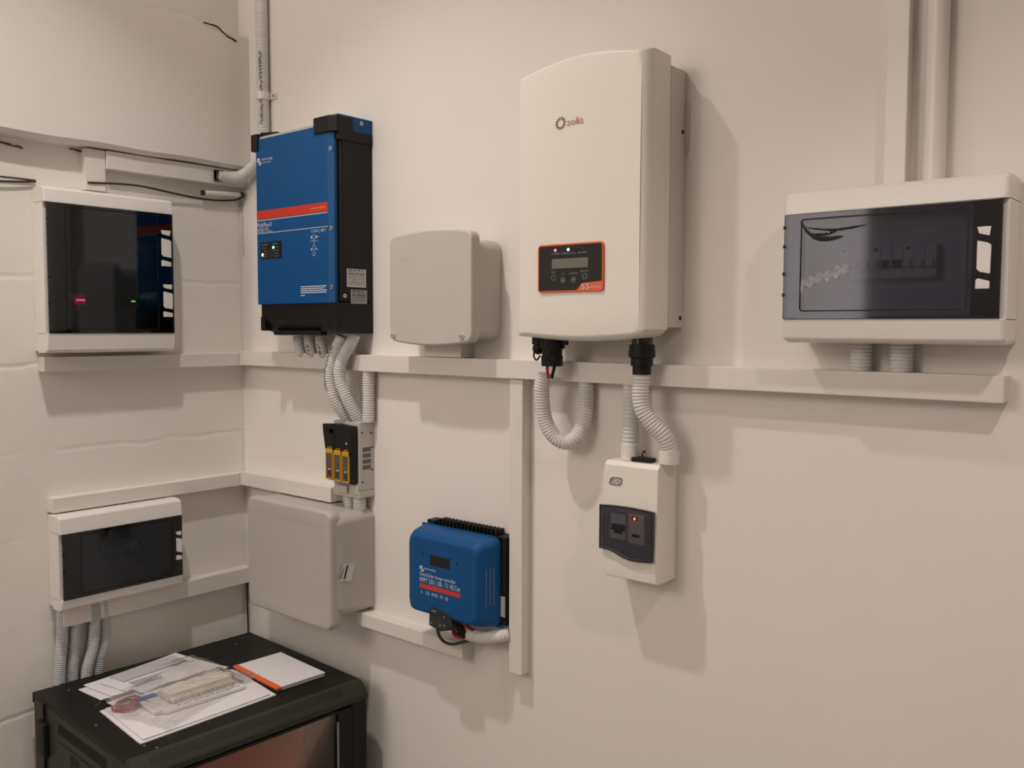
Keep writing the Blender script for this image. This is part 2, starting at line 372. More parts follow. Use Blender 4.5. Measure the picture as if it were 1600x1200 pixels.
# U loop under the white inverter
cond([(1.292, -.085, 1.598), (1.283, -.080, 1.560), (1.283, -.070, 1.502), (1.300, -.062, 1.462), (1.329, -.052, 1.446), (1.352, -.040, 1.460), (1.361, -.025, 1.50), (1.362, -.020, 1.54), (1.362, -.020, 1.584)],
     'U shaped corrugated conduit looping below the large white inverter', .0175)
cond([(1.542, -.080, 1.612), (1.541, -.080, 1.565), (1.546, -.078, 1.535), (1.562, -.070, 1.508), (1.582, -.058, 1.482), (1.590, -.048, 1.455), (1.589, -.045, 1.435)],
     'curved corrugated conduit from black gland down to the small breaker box', .0185, ends=[((1.589, -.045, 1.4225), (1.589, -.045, 1.452), .0215)])
cond([(1.492, -.038, 1.582), (1.492, -.038, 1.50), (1.492, -.038, 1.435)], 'straight corrugated conduit from the long trunking into the small breaker box', .0180, ends=[((1.492, -.038, 1.4215), (1.492, -.038, 1.456), .021)], pitch=.0085)
cond([(1.030, -.048, .940), (1.08, -.048, .944), (1.12, -.042, .953), (1.146, -.026, .960)], 'horizontal corrugated conduit below the blue charge controller', .0165)
for x, l in ((1.965, 'left corrugated conduit under the right hand distribution board'), (2.035, 'right corrugated conduit under the right hand distribution board')):
    cond([(x, -.022, 1.690), (x, -.022, 1.65), (x, -.022, 1.622)], l, .0195)
for pts, l in (([(-.595, -.020, .93), (-.598, -.020, .85), (-.608, -.020, .73), (-.608, -.020, .50)], 'leftmost grey conduit under the lower left distribution board'),
               ([(-.562, -.020, .955), (-.563, -.020, .85), (-.573, -.018, .73), (-.575, -.018, .50)], 'second grey conduit from the left under the lower left distribution board'),
               ([(-.512, -.030, .955), (-.512, -.030, .87), (-.520, -.030, .80), (-.539, -.030, .73), (-.542, -.028, .60)], 'third grey conduit from the left bending under the lower left board'),
               ([(-.488, -.024, .955), (-.480, -.024, .87), (-.485, -.024, .80), (-.503, -.022, .735), (-.508, -.022, .60)], 'rightmost grey conduit bending under the lower left distribution board')):
    cond(pts, l, .0155, 'conduitg', 'L', pitch=.0055)

# loose cables
def wire(pts, r, mat, name, label, wall='R', cat='cable'):
    b = MB(); b.sweep(spline(pts, .006), r, mat, 8)
    return single(b, name, label, cat, wall, pts[0][0], min(p[2] for p in pts), smooth=80)
wire([(-.80, -.012, 2.068), (-.70, -.012, 2.074), (-.628, -.010, 2.083)], .0028, 'cable', 'thin_cable', 'thin dark cable running in from the left edge above the tall square board', 'L')
wire([(-.80, -.008, 2.083), (-.70, -.008, 2.085), (-.628, -.006, 2.086)], .0024, 'cable', 'thin_cable', 'upper of the two thin dark cables at the left edge of the photo', 'L')
wire([(-.50, -.030, 2.094), (-.43, -.030, 2.100), (-.363, -.030, 2.103), (-.30, -.026, 2.100), (-.245, -.02, 2.096), (-.16, -.015, 2.091), (-.09, -.015, 2.092), (-.03, -.02, 2.100), (-.012, -.03, 2.112)], .0030, 'cable', 'thin_cable', 'dark cable sagging above the tall square board towards the corner', 'L')
D = Dev('wire_sleeve', 'short white sleeve with dark ends on the cable near the corner', 'sleeve', 'L', -.08, 2.10)
b = MB(); b.cyl((-.145, -.024, 2.108), (-.022, -.026, 2.116), .0075, 'white', 14); D.part(b, 'tube')
b = MB(); b.cyl((-.022, -.026, 2.116), (-.010, -.026, 2.1165), .009, 'cable', 14); D.part(b, 'end_cap')
b = MB(); b.cyl((-.152, -.024, 2.1075), (-.145, -.024, 2.108), .0085, 'cable', 14); D.part(b, 'end_cap')
wire([(.006, -.003, 2.100), (.010, -.003, 2.04), (.009, -.003, 1.98), (.013, -.003, 1.925)], .0013, 'grey', 'corner_wire', 'thin grey wire hanging down the corner left of the blue inverter')
wire([(.012, -.008, .89), (.013, -.008, .82), (.016, -.008, .72), (.016, -.010, .60)], .0028, 'cable', 'corner_cable', 'dark cable dropping down the corner behind the black cabinet')

# ------------------------------------------------------------------ distribution boards
def latch(D, u0, u1, z0, z1, d):
    """white parts showing in the lid's handle opening: short, long, short"""
    h = z1-z0; b = MB()
    b.prism([(u0+.001, z1), (u1-.001, z1), (u1-.003, z1-h*.15), (u0+.004, z1-h*.11)], 'y', -d-.0015, -d+.004, 'whiteg', .0006, 1)
    b.prism([(u0+.001, z0), (u1-.001, z0), (u1-.001, z0+h*.12), (u0+.004, z0+h*.17), (u0+.001, z0+h*.14)], 'y', -d-.0015, -d+.004, 'whiteg', .0006, 1)
    b.prism([(u0+.002, z0+h*.32), (u0+.007, z0+h*.27), (u1-.0005, z0+h*.24), (u1, z0+h*.70), (u1-.005, z0+h*.74), (u0+.002, z0+h*.78)], 'y', -d-.0022, -d+.004, 'whiteg', .0008, 2)
    return D.part(b, 'latch', label='white handle piece showing through the smoked lid')
def db(label, wall, u0, u1, z0, z1, d, lz0, lz1, lu0, lu1, glass, latches, rows, side_round, win):
    D = Dev('distribution_board', label, 'distribution board', wall, (u0+u1)/2, z0, 'distribution boards with smoked lids')
    t = .014   # lid sits in a bay this deep
    b = MB(); b.box(u0+.004, u1-.004, -.030, 0, z0+.004, z1-.004, 'white', .003); D.part(b, 'back_box')
    b = MB()
    # cover: side profile swept across the width, open in the middle
    def band(za, zb, outer):
        n = 6; pts = []
        if outer == 'top':
            pts = [(-.028, zb), (-d+.030, zb)] + [(-d+.030-.026*math.sin(PI/2*k/n), zb-.010+.010*math.cos(PI/2*k/n)) for k in range(1, n+1)] + [(-d, za+.004), (-d, za), (-.028, za)]
        else:
            pts = [(-.028, za), (-d+.030, za)] + [(-d+.030-.026*math.sin(PI/2*k/n), za+.010-.010*math.cos(PI/2*k/n)) for k in range(1, n+1)] + [(-d, zb-.004), (-d, zb), (-.028, zb)]
        b.prism(pts, 'x', u0, u1, 'white', side_round, 3, edges=lambda t: [e for e in t.edges if all(abs(v.co.x-e.verts[0].co.x) < 1e-6 for v in e.verts) and min(v.co.y for v in e.verts) < -.03 and not (abs(e.verts[0].co.z-(lz1 if outer == 'top' else lz0)) < 1e-4 and abs(e.verts[1].co.z-(lz1 if outer == 'top' else lz0)) < 1e-4)])
    band(lz1, z1, 'top'); band(z0, lz0, 'bottom')
    b.box(u0, lu0+.006, -d+.010, -.028, lz0-.001, lz1+.001, 'white'); b.box(lu1-.006, u1, -d+.010, -.028, lz0-.001, lz1+.001, 'white')
    D.part(b, 'cover')
    wu0, wu1, wz0, wz1 = win
    b = MB()   # inner faceplate behind the lid
    b.box(lu0+.006, lu1-.006, -d*.45, -d*.45+.006, lz0, lz1, 'grey2' if glass == 'smokel' else 'lgrey')
    ip = D.part(b, 'faceplate', label='grey inner faceplate behind the smoked lid')
    for (ra, rb, rz0, rz1, n) in rows:
        k = (rb-ra)/n
        for i in range(n):
            b = MB(); x = ra+i*k
            b.box(x+.0003, x+k-.0003, -d*.45-.022, -d*.45, rz0, rz1, 'lgrey', .0006); b.box(x+k*.2, x+k*.8, -d*.45-.032, -d*.45-.02, (rz0*.55+rz1*.45)-.008, (rz0*.55+rz1*.45)+.006, 'black' if i in (4, 5) else 'lgrey', .001)
            if i % 3 == 0: b.box(x+k*.3, x+k*.7, -d*.45-.0225, -d*.45-.02, rz1-.008, rz1-.003, 'black')
            D.part(b, 'circuit_breaker', ip)
    b = MB()   # smoked lid: frame slab + raised window panel, bowed outwards
    b.box(lu0, lu1, -d-.003, -d+.0035, lz0+.0005, lz1-.0005, glass, .0016, 2)
    lid = D.part(b, 'lid', label='smoked transparent hinged lid')
    b = MB()
    fr = .0022
    o = rrect(wu0, wu1, wz0, wz1, .006, 3); i_ = rrect(wu0+fr, wu1-fr, wz0+fr, wz1-fr, .004, 3)
    L = [[(p[0], -d-.0030, p[1]) for p in o], [(p[0], -d-.0042, p[1]) for p in o], [(p[0], -d-.0042, p[1]) for p in i_], [(p[0], -d-.0030, p[1]) for p in i_]]
    b.loft(L, 'black', cap=False); D.part(b, 'lid_rib', lid, smooth=20)
    b = MB()   # dark outer rim of the lid where the smoked plastic is doubled
    for (a, c, e, f) in ((lu0, lu1, lz1-.012 if glass != 'smokel' else lz1-.006, lz1), (lu0, lu1, lz0, lz0+.012 if glass != 'smokel' else lz0+.006), (lu0, wu0-.004, lz0, lz1), (wu1+.003, lu1, lz0, lz1)):
        b.box(a+.001, c-.001, -d+.004, -d+.0065, e, f, 'smoked')
    D.part(b, 'lid_return', lid)
    for l in latches: latch(D, *l, d+.003)
    for z in (lz0+(lz1-lz0)*.22, lz0+(lz1-lz0)*.42, lz0+(lz1-lz0)*.68, lz0+(lz1-lz0)*.86):
        b = MB(); b.box(lu0-.0015, lu0+.004, -d-.0036, -d+.002, z, z+.006, 'black', .001); D.part(b, 'hinge')
    return D
D = db('large square distribution board high on the left wall with two lit indicators', 'L', -.642, -.284, 1.630, 2.066, .088, 1.682, 2.024, -.637, -.287, 'smoke',
   [(-.325, -.294, 1.874, 1.976), (-.322, -.292, 1.729, 1.822)], [(-.57, -.51, 1.745, 1.79, 3), (-.50, -.38, 1.745, 1.79, 5)], .003, (-.592, -.335, 1.692, 2.016))
b = MB(); b.box(-.562, -.540, -.083, -.078, 1.769, 1.774, 'led_r'); D.part(b, 'indicator_light', label='glowing red indicator')
b = MB(); b.box(-.412, -.400, -.083, -.078, 1.7695, 1.7735, 'led_gy'); D.part(b, 'indicator_light', label='glowing green indicator')
b = MB(); b.box(-.53, -.37, -.083, -.062, 1.758, 1.786, 'black', .002); D.part(b, 'meter_block')
D = db('small distribution board low on the left wall above the black cabinet', 'L', -.624, -.271, .934, 1.194, .085, .966, 1.146, -.618, -.274, 'smoke',
   [(-.296, -.276, 1.015, 1.099)], [(-.52, -.36, 1.03, 1.085, 8)], .003, (-.572, -.306, .976, 1.138))
D = db('wide distribution board high on the right with peeling clear film on its lid', 'R', 1.851, 2.211, 1.676, 1.945, .110, 1.717, 1.903, 1.855, 2.204, 'smokel',
   [(2.168, 2.190, 1.764, 1.860)], [(1.94, 2.10, 1.787, 1.842, 9)], .008, (1.886, 2.157, 1.731, 1.893))
# wrinkled film remnants on that lid
b = MB()
def ribbon(pts, w, mat, lift=.0008):
    s = spline([(p[0], -.1146, p[1]) for p in pts], .003); L = []
    for i, p in enumerate(s):
        f = math.sin(PI*min(1, max(0, (i+.5)/len(s))))**.6*w*(.7+.5*random.random()); L.append([p+Vector((0, 0, f/2)), p+Vector((0, -lift, f*.1)), p+Vector((0, 0, -f/2))])
    b.loft(L, mat, cap=False, closed=False)
ribbon([(1.886, 1.890), (1.896, 1.872), (1.912, 1.860), (1.935, 1.856), (1.96, 1.859)], .009, 'dark')
ribbon([(1.895, 1.878), (1.915, 1.874), (1.94, 1.871), (1.97, 1.872), (2.0, 1.876)], .004, 'dark')
ribbon([(1.905, 1.866), (1.925, 1.864), (1.95, 1.868)], .005, 'gloss')
D.part(b, 'film_wrinkle', label='dark wavy wrinkle in the clear film', smooth=0)
b = MB()
t = bmesh.new(); n1, n2 = 60, 12; G = []
for i in range(n1+1):
    row = []
    for j in range(n2+1):
        u = 1.888+.085*i/n1; z = 1.772+.032*(i/n1)**.7+(.010+.004*math.sin(i*.6))*(j/n2-.5)*1.6
        row.append(t.verts.new((u, -.1148-.0016*abs(noise.noise(Vector((u*260, z*330, 0)))), z)))
    G.append(row)
for i in range(n1):
    for j in range(n2): t.faces.new((G[i][j], G[i+1][j], G[i+1][j+1], G[i][j+1]))
b._merge(t, 'film'); D.part(b, 'film_remnant', label='crinkled clear film remnant on the lid')

# ------------------------------------------------------------------ blue inverter charger
D = Dev('inverter_charger', 'tall blue and black inverter charger mounted near the corner', 'inverter', 'R', .45, 1.684)
b = MB()
b.prism([(.285, 0), (.285, -.118), (.600, -.118), (.614, -.109), (.625, -.109), (.628, -.104), (.628, 0)], 'z', 1.770, 2.232, 'black', .0015, 1); D.part(b, 'chassis')
b = MB()   # lower connection compartment, stepped underside
b.prism([(0, 1.684), (-.085, 1.684), (-.105, 1.694), (-.126, 1.722), (-.126, 1.767), (-.002, 1.767), (0, 1.767)], 'x', .286, .628, 'black', .002, 1)
b.box(.285, .305, -.130, -.080, 1.690, 1.732, 'black', .004); b.box(.560, .6285, -.129, -.080, 1.690, 1.732, 'black', .006)
b.box(.330, .545, -.118, -.092, 1.678, 1.692, 'black', .004)
D.part(b, 'connection_compartment')
b = MB()   # blue front panel with a folded right edge
b.prism([(.275, -.119), (.275, -.130), (.598, -.130), (.6165, -.1225), (.6165, -.112), (.598, -.119)], 'z', 1.766, 2.236, 'blue', .0012, 2); fp = D.part(b, 'front_panel', label='blue enamelled front panel')
b = MB(); b.box(.555, .6295, -.118, 0, 2.222, 2.262, 'blued', .002); D.part(b, 'top_bracket', label='blue top side bracket')
b = MB(); b.box(.268, .555, -.126, -.002, 2.232, 2.244, 'grey2', .002); D.part(b, 'top_plate', label='grey top edge')
b = MB()
b.prism([(.545, -.136), (.612, -.136), (.632, -.122), (.632, -.068), (.545, -.068)], 'z', 2.214, 2.258, 'black', .004, 3)
b.box(.604, .6315, -.118, -.001, 2.195, 2.222, 'black', .003); D.part(b, 'corner_cap', label='black corner cap at the top right')
b = MB(); b.box(.257, .289, -.136, -.060, 2.203, 2.252, 'black', .004); b.prism([(.28, 2.246), (.36, 2.246), (.36, 2.2505), (.28, 2.258)], 'y', -.118, -.07, 'black'); D.part(b, 'corner_cap', label='black corner cap at the top left')
b = MB(); b.box(.276, .5975, -.1306, -.1295, 2.0085, 2.033, 'red'); D.part(b, 'red_band', fp, 'red stripe')
b = MB()
b.box(.276, .5975, -.1305, -.1297, 2.0045, 2.0065, 'ink'); b.box(.276, .5975, -.1305, -.1297, 1.968, 1.9695, 'ink')
b.text('www.victronenergy.com', .528, 2.019, .0055, .1308, 'inky', w=.062)
b.text('MultiPlus-II', .277, 1.986, .0145, .1306, 'ink', w=.068)
b.text('48/5000/70-50', .277, 1.976, .008, .1306, 'ink', w=.056); b.text('INVERTER / CHARGER', .277, 1.9712, .0035, .1306, 'ink', w=.075)
b.text('5 kVA | 48 V', .528, 1.956, .0085, .1306, 'ink', w=.062)
b.text('victron energy', .303, 2.174, .0085, .1306, 'ink', w=.052); b.text('BLUE POWER', .306, 2.166, .0035, .1306, 'ink', w=.04)
D.part(b, 'lettering', fp, 'white printed lettering', 0)
b = MB()
for k, (cx, cz, r) in enumerate(((.288, 2.176, .0068), (.294, 2.168, .0064))):
    b.cyl((cx, -.1298, cz), (cx, -.1306, cz), r, 'ink', 20)
for k in range(3): b.box(.283, .299, -.1309, -.1300, 2.166+k*.005, 2.1672+k*.005, 'blue')
D.part(b, 'logo', fp, 'round white emblem')
b = MB()
for z, w in ((1.8115, .114), (1.806, .108), (1.8005, .114), (1.795, .112), (1.788, .022)):
    x = .478
    while x < .478+w-.004:
        l = random.uniform(.006, .022); l = min(l, .478+w-x); b.box(x, x+l-.0012, -.1305, -.1297, z-.0012, z+.0014, 'ink'); x += l
D.part(b, 'small_print', fp, 'four lines of tiny white print')
b = MB()   # symbols diagram
def ring(mb, cx, cz, r, d, mat, th=.0008, n=20):
    L = [[(cx+q*math.cos(2*PI*i/n), -y, cz+q*math.sin(2*PI*i/n)) for i in range(n)] for q, y in ((r, d-.0006), (r, d+.0003), (r-th, d+.0003), (r-th, d-.0006))]
    mb.loft(L, mat, cap=False)
for z in (1.945, 1.915, 1.899): ring(b, .538, z, .006, .1302, 'ink')
b.box(.522, .556, -.1305, -.1297, 1.9335, 1.9343, 'ink'); b.box(.5375, .5385, -.1305, -.1297, 1.92, 1.94, 'ink')
for x in (.527, .549): b.box(x-.002, x+.002, -.1305, -.1297, 1.940, 1.948, 'ink'); b.box(x-.002, x+.002, -.1305, -.1297, 1.909, 1.914, 'ink')
b.box(.549, .560, -.1305, -.1297, 1.9435, 1.9445, 'ink')
D.part(b, 'wiring_diagram', fp, 'tiny white diagram')
b = MB(); b.box(.291, .393, -.1312, -.129, 1.8945, 1.9435, 'gloss', .0012); ip = D.part(b, 'status_panel', fp, 'black status light panel')
b = MB()
b.text('mains', .300, 1.934, .005, .1314, 'inkd', w=.028); b.text('inverter', .352, 1.934, .005, .1314, 'inkd', w=.028)
for i, (s1, s2) in enumerate((('bulk', 'overload'), ('absorption', 'low battery'), ('float', 'temperature'), ('mains on', 'inverter on'))):
    b.text(s1, .309, 1.925-i*.0085, .0038, .1314, 'inkd', w=.014); b.text(s2, .361, 1.925-i*.0085, .0038, .1314, 'inkd', w=.020)
D.part(b, 'lettering', ip, smooth=0)
for i, (x, z, m_, r) in enumerate(((.303, 1.926, 'inkd', .0016), (.303, 1.917, 'led_off', .0014), (.303, 1.9075, 'led_o', .0042), (.303, 1.899, 'inkd', .0016), (.355, 1.926, 'led_g', .0040), (.355, 1.9175, 'inkd', .0014))):
    b = MB(); b.sphere((x, -.1312, z), r, m_, (1, .35, 1)); D.part(b, 'indicator_light', ip, {'led_o': 'glowing amber light', 'led_g': 'glowing green light'}.get(m_))
for p in ((.607, -.1265, 2.172), (.607, -.1265, 1.964), (.607, -.1265, 1.808)):
    b = MB(); screw(b, p, .006); D.part(b, 'screw', fp)
b = MB(); screw(b, (.628, -.100, 1.785), .0055, 'x'); D.part(b, 'screw')
b = MB(); screw(b, (.6295, -.040, 2.248), .0055, 'x'); D.part(b, 'screw')
def sidelabel(x, y0, y1, z0, z1, mat, lines, parent=None, name='rating_label', lab=None, ink='inkk'):
    b = MB(); b.box(x-.0008, x+.0008, y0, y1, z0, z1, mat); o = D.part(b, name, parent, lab)
    b = MB(); h = (z1-z0)/(lines+1)
    for k in range(lines):
        z = z1-h*(k+.7); y = y0+.004; th = h*(.55 if k in (0, 2) else .28)
        while y < y1-.006:
            l = random.uniform(.004, .014); e = min(y+l, y1-.004)
            b.box(x+.0007, x+.0011, y, e-.0008, z-th/2, z+th/2, ink); y = e+random.choice((0, .001, .003))
    D.part(b, 'small_print', o); return o
sidelabel(.628, -.092, -.026, 1.809, 1.858, 'sticker', 9, lab='white rating label')
sidelabel(.628, -.079, -.023, 1.765, 1.802, 'sticker2', 6, lab='silver warning label')

# ------------------------------------------------------------------ fuse switch
D = Dev('fuse_switch', 'grey and black fuse switch with three yellow framed windows', 'fuse switch', 'R', .575, 1.232)
b = MB(); b.box(.516, .628, -.052, 0, 1.250, 1.440, 'lgrey', .002); D.part(b, 'housing')
b = MB(); b.box(.514, .6285, -.055, 0, 1.230, 1.2495, 'lgrey', .002); b.box(.535, .585, -.064, -.050, 1.240, 1.262, 'lgrey', .003); b.box(.590, .626, -.060, -.05, 1.240, 1.268, 'lgrey', .004); D.part(b, 'terminal_tray')
b = MB(); b.prism([(.549, 1.434), (.622, 1.430), (.622, 1.272), (.516, 1.275), (.5165, 1.362), (.549, 1.366)], 'y', -.078, -.053, 'black', .0025, 2)
fc = D.part(b, 'front_cover', label='black front cover')
b = MB()   # handle wing with a hole
o = [(.502, 1.430), (.552, 1.434), (.552, 1.360), (.514, 1.360)]
b.prism([(.502, 1.431), (.552, 1.434), (.552, 1.419), (.503, 1.417)], 'y', -.079, -.066, 'black'); b.prism([(.503, 1.418), (.5300, 1.419), (.534, 1.406), (.505, 1.404)], 'y', -.079, -.066, 'black')
b.prism([(.547, 1.42), (.552, 1.42), (.552, 1.404), (.547, 1.404)], 'y', -.079, -.066, 'black'); b.prism([(.505, 1.4045), (.552, 1.4065), (.552, 1.360), (.513, 1.360)], 'y', -.079, -.066, 'black')
D.part(b, 'handle', fc)
for i, (x0, x1, dz) in enumerate(((.5185, .5495, .0), (.5535, .5845, -.002), (.5885, .6175, -.003))):
    z0, z1 = 1.277+dz*.6, 1.363+dz
    b = MB(); b.box(x0, x1, -.0835, -.077, z1-.012, z1, 'yellow', .001); b.box(x0, x1, -.0830, -.077, z0, z0+.004, 'yellow', .001)
    b.box(x0, x0+.003, -.0832, -.077, z0, z1, 'yellow', .0005); b.box(x1-.003, x1, -.0832, -.077, z0, z1, 'yellow', .0005)
    b.box(x0+.008, x0+.011, -.0815, -.077, z1, z1+.006, 'yellow'); b.box(x1-.012, x1-.009, -.0815, -.077, z1, z1+.007, 'yellow')
    wf = D.part(b, 'window_frame', label='yellow fuse window frame')
    b = MB(); b.box(x0+.003, x1-.003, -.0812, -.077, z0+.004, z1-.012, 'smokepane'); D.part(b, 'window_pane', wf)
    b = MB(); b.box(x0+.009, x1-.009, -.0816, -.080, z0+.012, z0+.026, 'inkk'); b.box(x0+.010, x1-.010, -.0818, -.081, z0+.028, z0+.031, 'ink'); D.part(b, 'fuse_marking', wf)
b = MB(); b.cyl((.603, -.0775, 1.383), (.603, -.0785, 1.383), .003, 'ink', 12); D.part(b, 'warning_mark', fc, smooth=0)
b = MB()
for r in range(4):
    for c in range(5): b.box(.6275, .6286, -.041+c*.006, -.0375+c*.006, 1.358-r*.0165, 1.370-r*.0165, 'inkk')
D.part(b, 'vent_slots')
b = MB()
for y, z in ((-.008, 1.369), (-.008, 1.306), (-.011, 1.409), (-.043, 1.412), (-.043, 1.275)): b.box(.6275, .6290, y-.003, y+.003, z-.002, z+.002, 'inkk')
D.part(b, 'catch')

# ------------------------------------------------------------------ junction boxes
D = Dev('junction_box', 'small grey junction box left of the large white inverter', 'junction box', 'R', .95, 1.657, 'grey junction boxes')
b = MB(); L = []
for y, g in ((0, .0), (-.02, .0), (-.088, .004)): L.append([(p[0], y, p[1]) for p in rrect(.828+g, 1.096-g, 1.672+g, 1.912-g, .030, 7)])
b.loft(L, 'grey'); D.part(b, 'body', smooth=50)
def bowed(x0, x1, z0, z1, sag, r, n=14, m=6):
    """rounded rectangle with bowed top and bottom"""
    pts = []
    base = rrect(x0, x1, z0, z1, r, m); out = []
    ext = []
    for i, p in enumerate(base):
        q = base[(i+1) % len(base)]; ext.append(p)
        if abs(q[0]-p[0]) > .05:
            for k in range(1, n): ext.append((p[0]+(q[0]-p[0])*k/n, p[1]))
    cx, hw = (x0+x1)/2, (x1-x0)/2; cz = (z0+z1)/2
    for p in ext:
        s = 1-((p[0]-cx)/hw)**2; out.append((p[0], p[1]+(sag*s if p[1] > cz else -sag*s)))
    return out
b = MB(); L = []
for y, g in ((-.082, 0), (-.104, 0), (-.108, .0015), (-.110, .005)): L.append([(cx, y, cz) for cx, cz in bowed(.815+g, 1.097-g, 1.668+g, 1.926-g, .011, .017)])
b.loft(L, 'grey'); lid = D.part(b, 'lid', smooth=50)
for x in (.829, 1.066):
    b = MB(); b.cyl((x, -.109, 1.6805), (x, -.1135, 1.6805), .0095, 'grey', 16, .008); s = D.part(b, 'screw_boss', lid)
    b = MB(); screw(b, (x, -.1135, 1.6805), .005, mat='grey2'); D.part(b, 'screw', s)
b = MB()
for k in range(3): b.box(.852, .888, -.1103, -.1099, 1.874-k*.004, 1.8748-k*.004, 'grey2')
D.part(b, 'embossed_mark', lid)
D = Dev('junction_box', 'large grey junction box low in the corner above the black cabinet', 'junction box', 'R', .43, .88, 'grey junction boxes')
b = MB(); L = []
for y, g in ((0, 0), (-.03, 0), (-.105, .001), (-.120, .004), (-.130, .006)): L.append([(p[0], y, p[1]) for p in rrect(.215+g, .629-g, .908+g, 1.196-g, .028, 7)])
b.loft(L, 'grey2'); D.part(b, 'body', smooth=50)
b = MB(); L = []
for y, g in ((-.115, .003), (-.128, 0), (-.142, 0), (-.149, .003), (-.151, .008), (-.151, .040), (-.1475, .052)):
    L.append([(p[0], y, p[1]) for p in rrect(.235+g, .622-g, .878+g, 1.205-g, .022 if g < .03 else .018, 7)])
b.loft(L, 'grey2'); lid = D.part(b, 'lid', smooth=50)
for z in (1.172, .888):
    b = MB(); b.cyl((.221, -.120, z), (.221, -.133, z), .0075, 'steel', 14, .0058); D.part(b, 'screw', lid)
b = MB(); x = .6292; b.loft([[(x, -.112, 1.061), (x, -.072, 1.054), (x, -.086, 1.008), (x, -.128, 1.016)], [(x+.0006, -.112, 1.061), (x+.0006, -.072, 1.054), (x+.0006, -.086, 1.008), (x+.0006, -.128, 1.016)]], 'sticker')
st = D.part(b, 'paper_label', label='small white paper label')
b = MB()
for k, (yy, z0, z1, wd) in enumerate(((-.102, 1.018, 1.054, .006), (-.112, 1.022, 1.050, .0015), (-.115, 1.022, 1.045, .0012))):
    b.loft([[(x+.0005, yy, z1), (x+.0005, yy+wd, z1), (x+.0005, yy+wd-.012, z0), (x+.0005, yy-.012, z0)], [(x+.001, yy, z1), (x+.001, yy+wd, z1), (x+.001, yy+wd-.012, z0), (x+.001, yy-.012, z0)]], 'inkk')
D.part(b, 'small_print', st)

# ------------------------------------------------------------------ white solar inverter
D = Dev('solar_inverter', 'large white solar inverter with an orange framed control panel', 'inverter', 'R', 1.43, 1.675)
b = MB(); b.box(1.275, 1.592, -.062, 0, 1.702, 2.224, 'creamb', .003); D.part(b, 'heat_sink_housing', label='grey rear housing')
b = MB()
for z in (2.10, 1.722): screw(b, (1.592, -.014, z), .0045, 'x', 'inkk')
b.box(1.590, 1.600, -.006, -.001, 2.06, 2.16, 'creamb', .001)
D.part(b, 'side_screw')
b = MB(); L = []
def cover_loop(g, y):
    pts = []; x0, x1 = 1.258+g, 1.592-g; n = 24
    for i in range(n+1):   # bottom, left to right
        x = x0+(x1-x0)*i/n; t = (x-1.258)/(.334); z = 1.683+g*.8-.0095*math.sin(PI*min(1, t*1.02))+.016*max(0, (t-.90)/.10)**2; pts.append((x, y, z))
    for i in range(n+1):
        x = x1-(x1-x0)*i/n; t = (x-1.258)/(.334); z = 2.238-g*.8+.021*math.sin(PI*min(1, max(0, t)))+.004*t; pts.append((x, y, z))
    return pts
def bulge(loop, amt):
    return [(p[0], p[1]-amt*math.sin(PI*(p[0]-1.258)/.334), p[2]) for p in loop]
for y, g, a in ((-.062, .001, 0), (-.120, 0, 0), (-.128, .0008, .001), (-.136, .004, .002), (-.142, .009, .003), (-.1455, .016, .004)): L.append(bulge(cover_loop(g, y), a))
b.loft(L, 'cream', cap=False)
# front skin
t = bmesh.new(); lp = L[-1]; n = 25; bot, top = lp[:n], lp[n:][::-1]; G = []
for i in range(n):
    a, c = Vector(bot[i]), Vector(top[i]); G.append([t.verts.new(a.lerp(c, k/12)+Vector((0, -.0012*math.sin(PI*k/12), 0))) for k in range(13)])
for i in range(n-1):
    for k in range(12): t.faces.new((G[i][k], G[i+1][k], G[i+1][k+1], G[i][k+1]))
b._merge(t, 'cream')
t = bmesh.new(); vs = [t.verts.new(p) for p in L[0]]; t.faces.new(vs); b._merge(t, 'cream')
bmesh.ops.remove_doubles(b.bm, verts=b.bm.verts[:], dist=1e-5)
bmesh.ops.recalc_face_normals(b.bm, faces=b.bm.faces[:])
cv = D.part(b, 'front_cover', smooth=40)
FD = .1515
# emblem: ring of little spikes + word
b = MB(); cx, cz = 1.384, 2.1235
ring(b, cx, cz, .0098, FD, 'inkb', .0012, 28)
for k in range(12):
    a = 2*PI*k/12; p = Vector((cx+.0085*math.cos(a), 0, cz+.0085*math.sin(a))); q = Vector((cx+.0145*math.cos(a+.25), 0, cz+.0145*math.sin(a+.25)))
    s = Vector((-math.sin(a), 0, math.cos(a)))*.0012
    b.loft([[(p+s).to_tuple()[:1]+(-FD+.001,)+(p+s).to_tuple()[2:], (p-s).to_tuple()[:1]+(-FD+.001,)+(p-s).to_tuple()[2:], (q.x, -FD+.001, q.z)], [((p+s).x, -FD-.0004, (p+s).z), ((p-s).x, -FD-.0004, (p-s).z), (q.x, -FD-.0004, q.z)]], 'inkb')
D.part(b, 'logo', cv, 'brown sunburst ring emblem')
b = MB(); b.text('solis', 1.402, 2.1155, .0155, FD+.0006, 'inkr', w=.040); D.part(b, 'lettering', cv, 'thin reddish lettering', 0)
b = MB(); b.prism(rrect(1.328, 1.496, 1.775, 1.8755, .0085, 4), 'y', -.1535, -.1425, 'orange', .0008, 1); pn = D.part(b, 'control_panel', cv, 'orange control panel surround')
b = MB()
pts = [(1.3315, 1.779), (1.427, 1.779), (1.432, 1.781), (1.441, 1.791), (1.446, 1.7935), (1.4925, 1.7965), (1.4925, 1.868), (1.489, 1.872), (1.3345, 1.872), (1.3315, 1.869)]
b.prism(pts, 'y', -.1545, -.152, 'gloss', .0005, 1); pb = D.part(b, 'display_plate', pn, 'glossy black display plate')
b = MB(); b.box(1.367, 1.459, -.1550, -.153, 1.8245, 1.8445, 'lcd'); D.part(b, 'screen', pn, 'grey display')
b = MB()
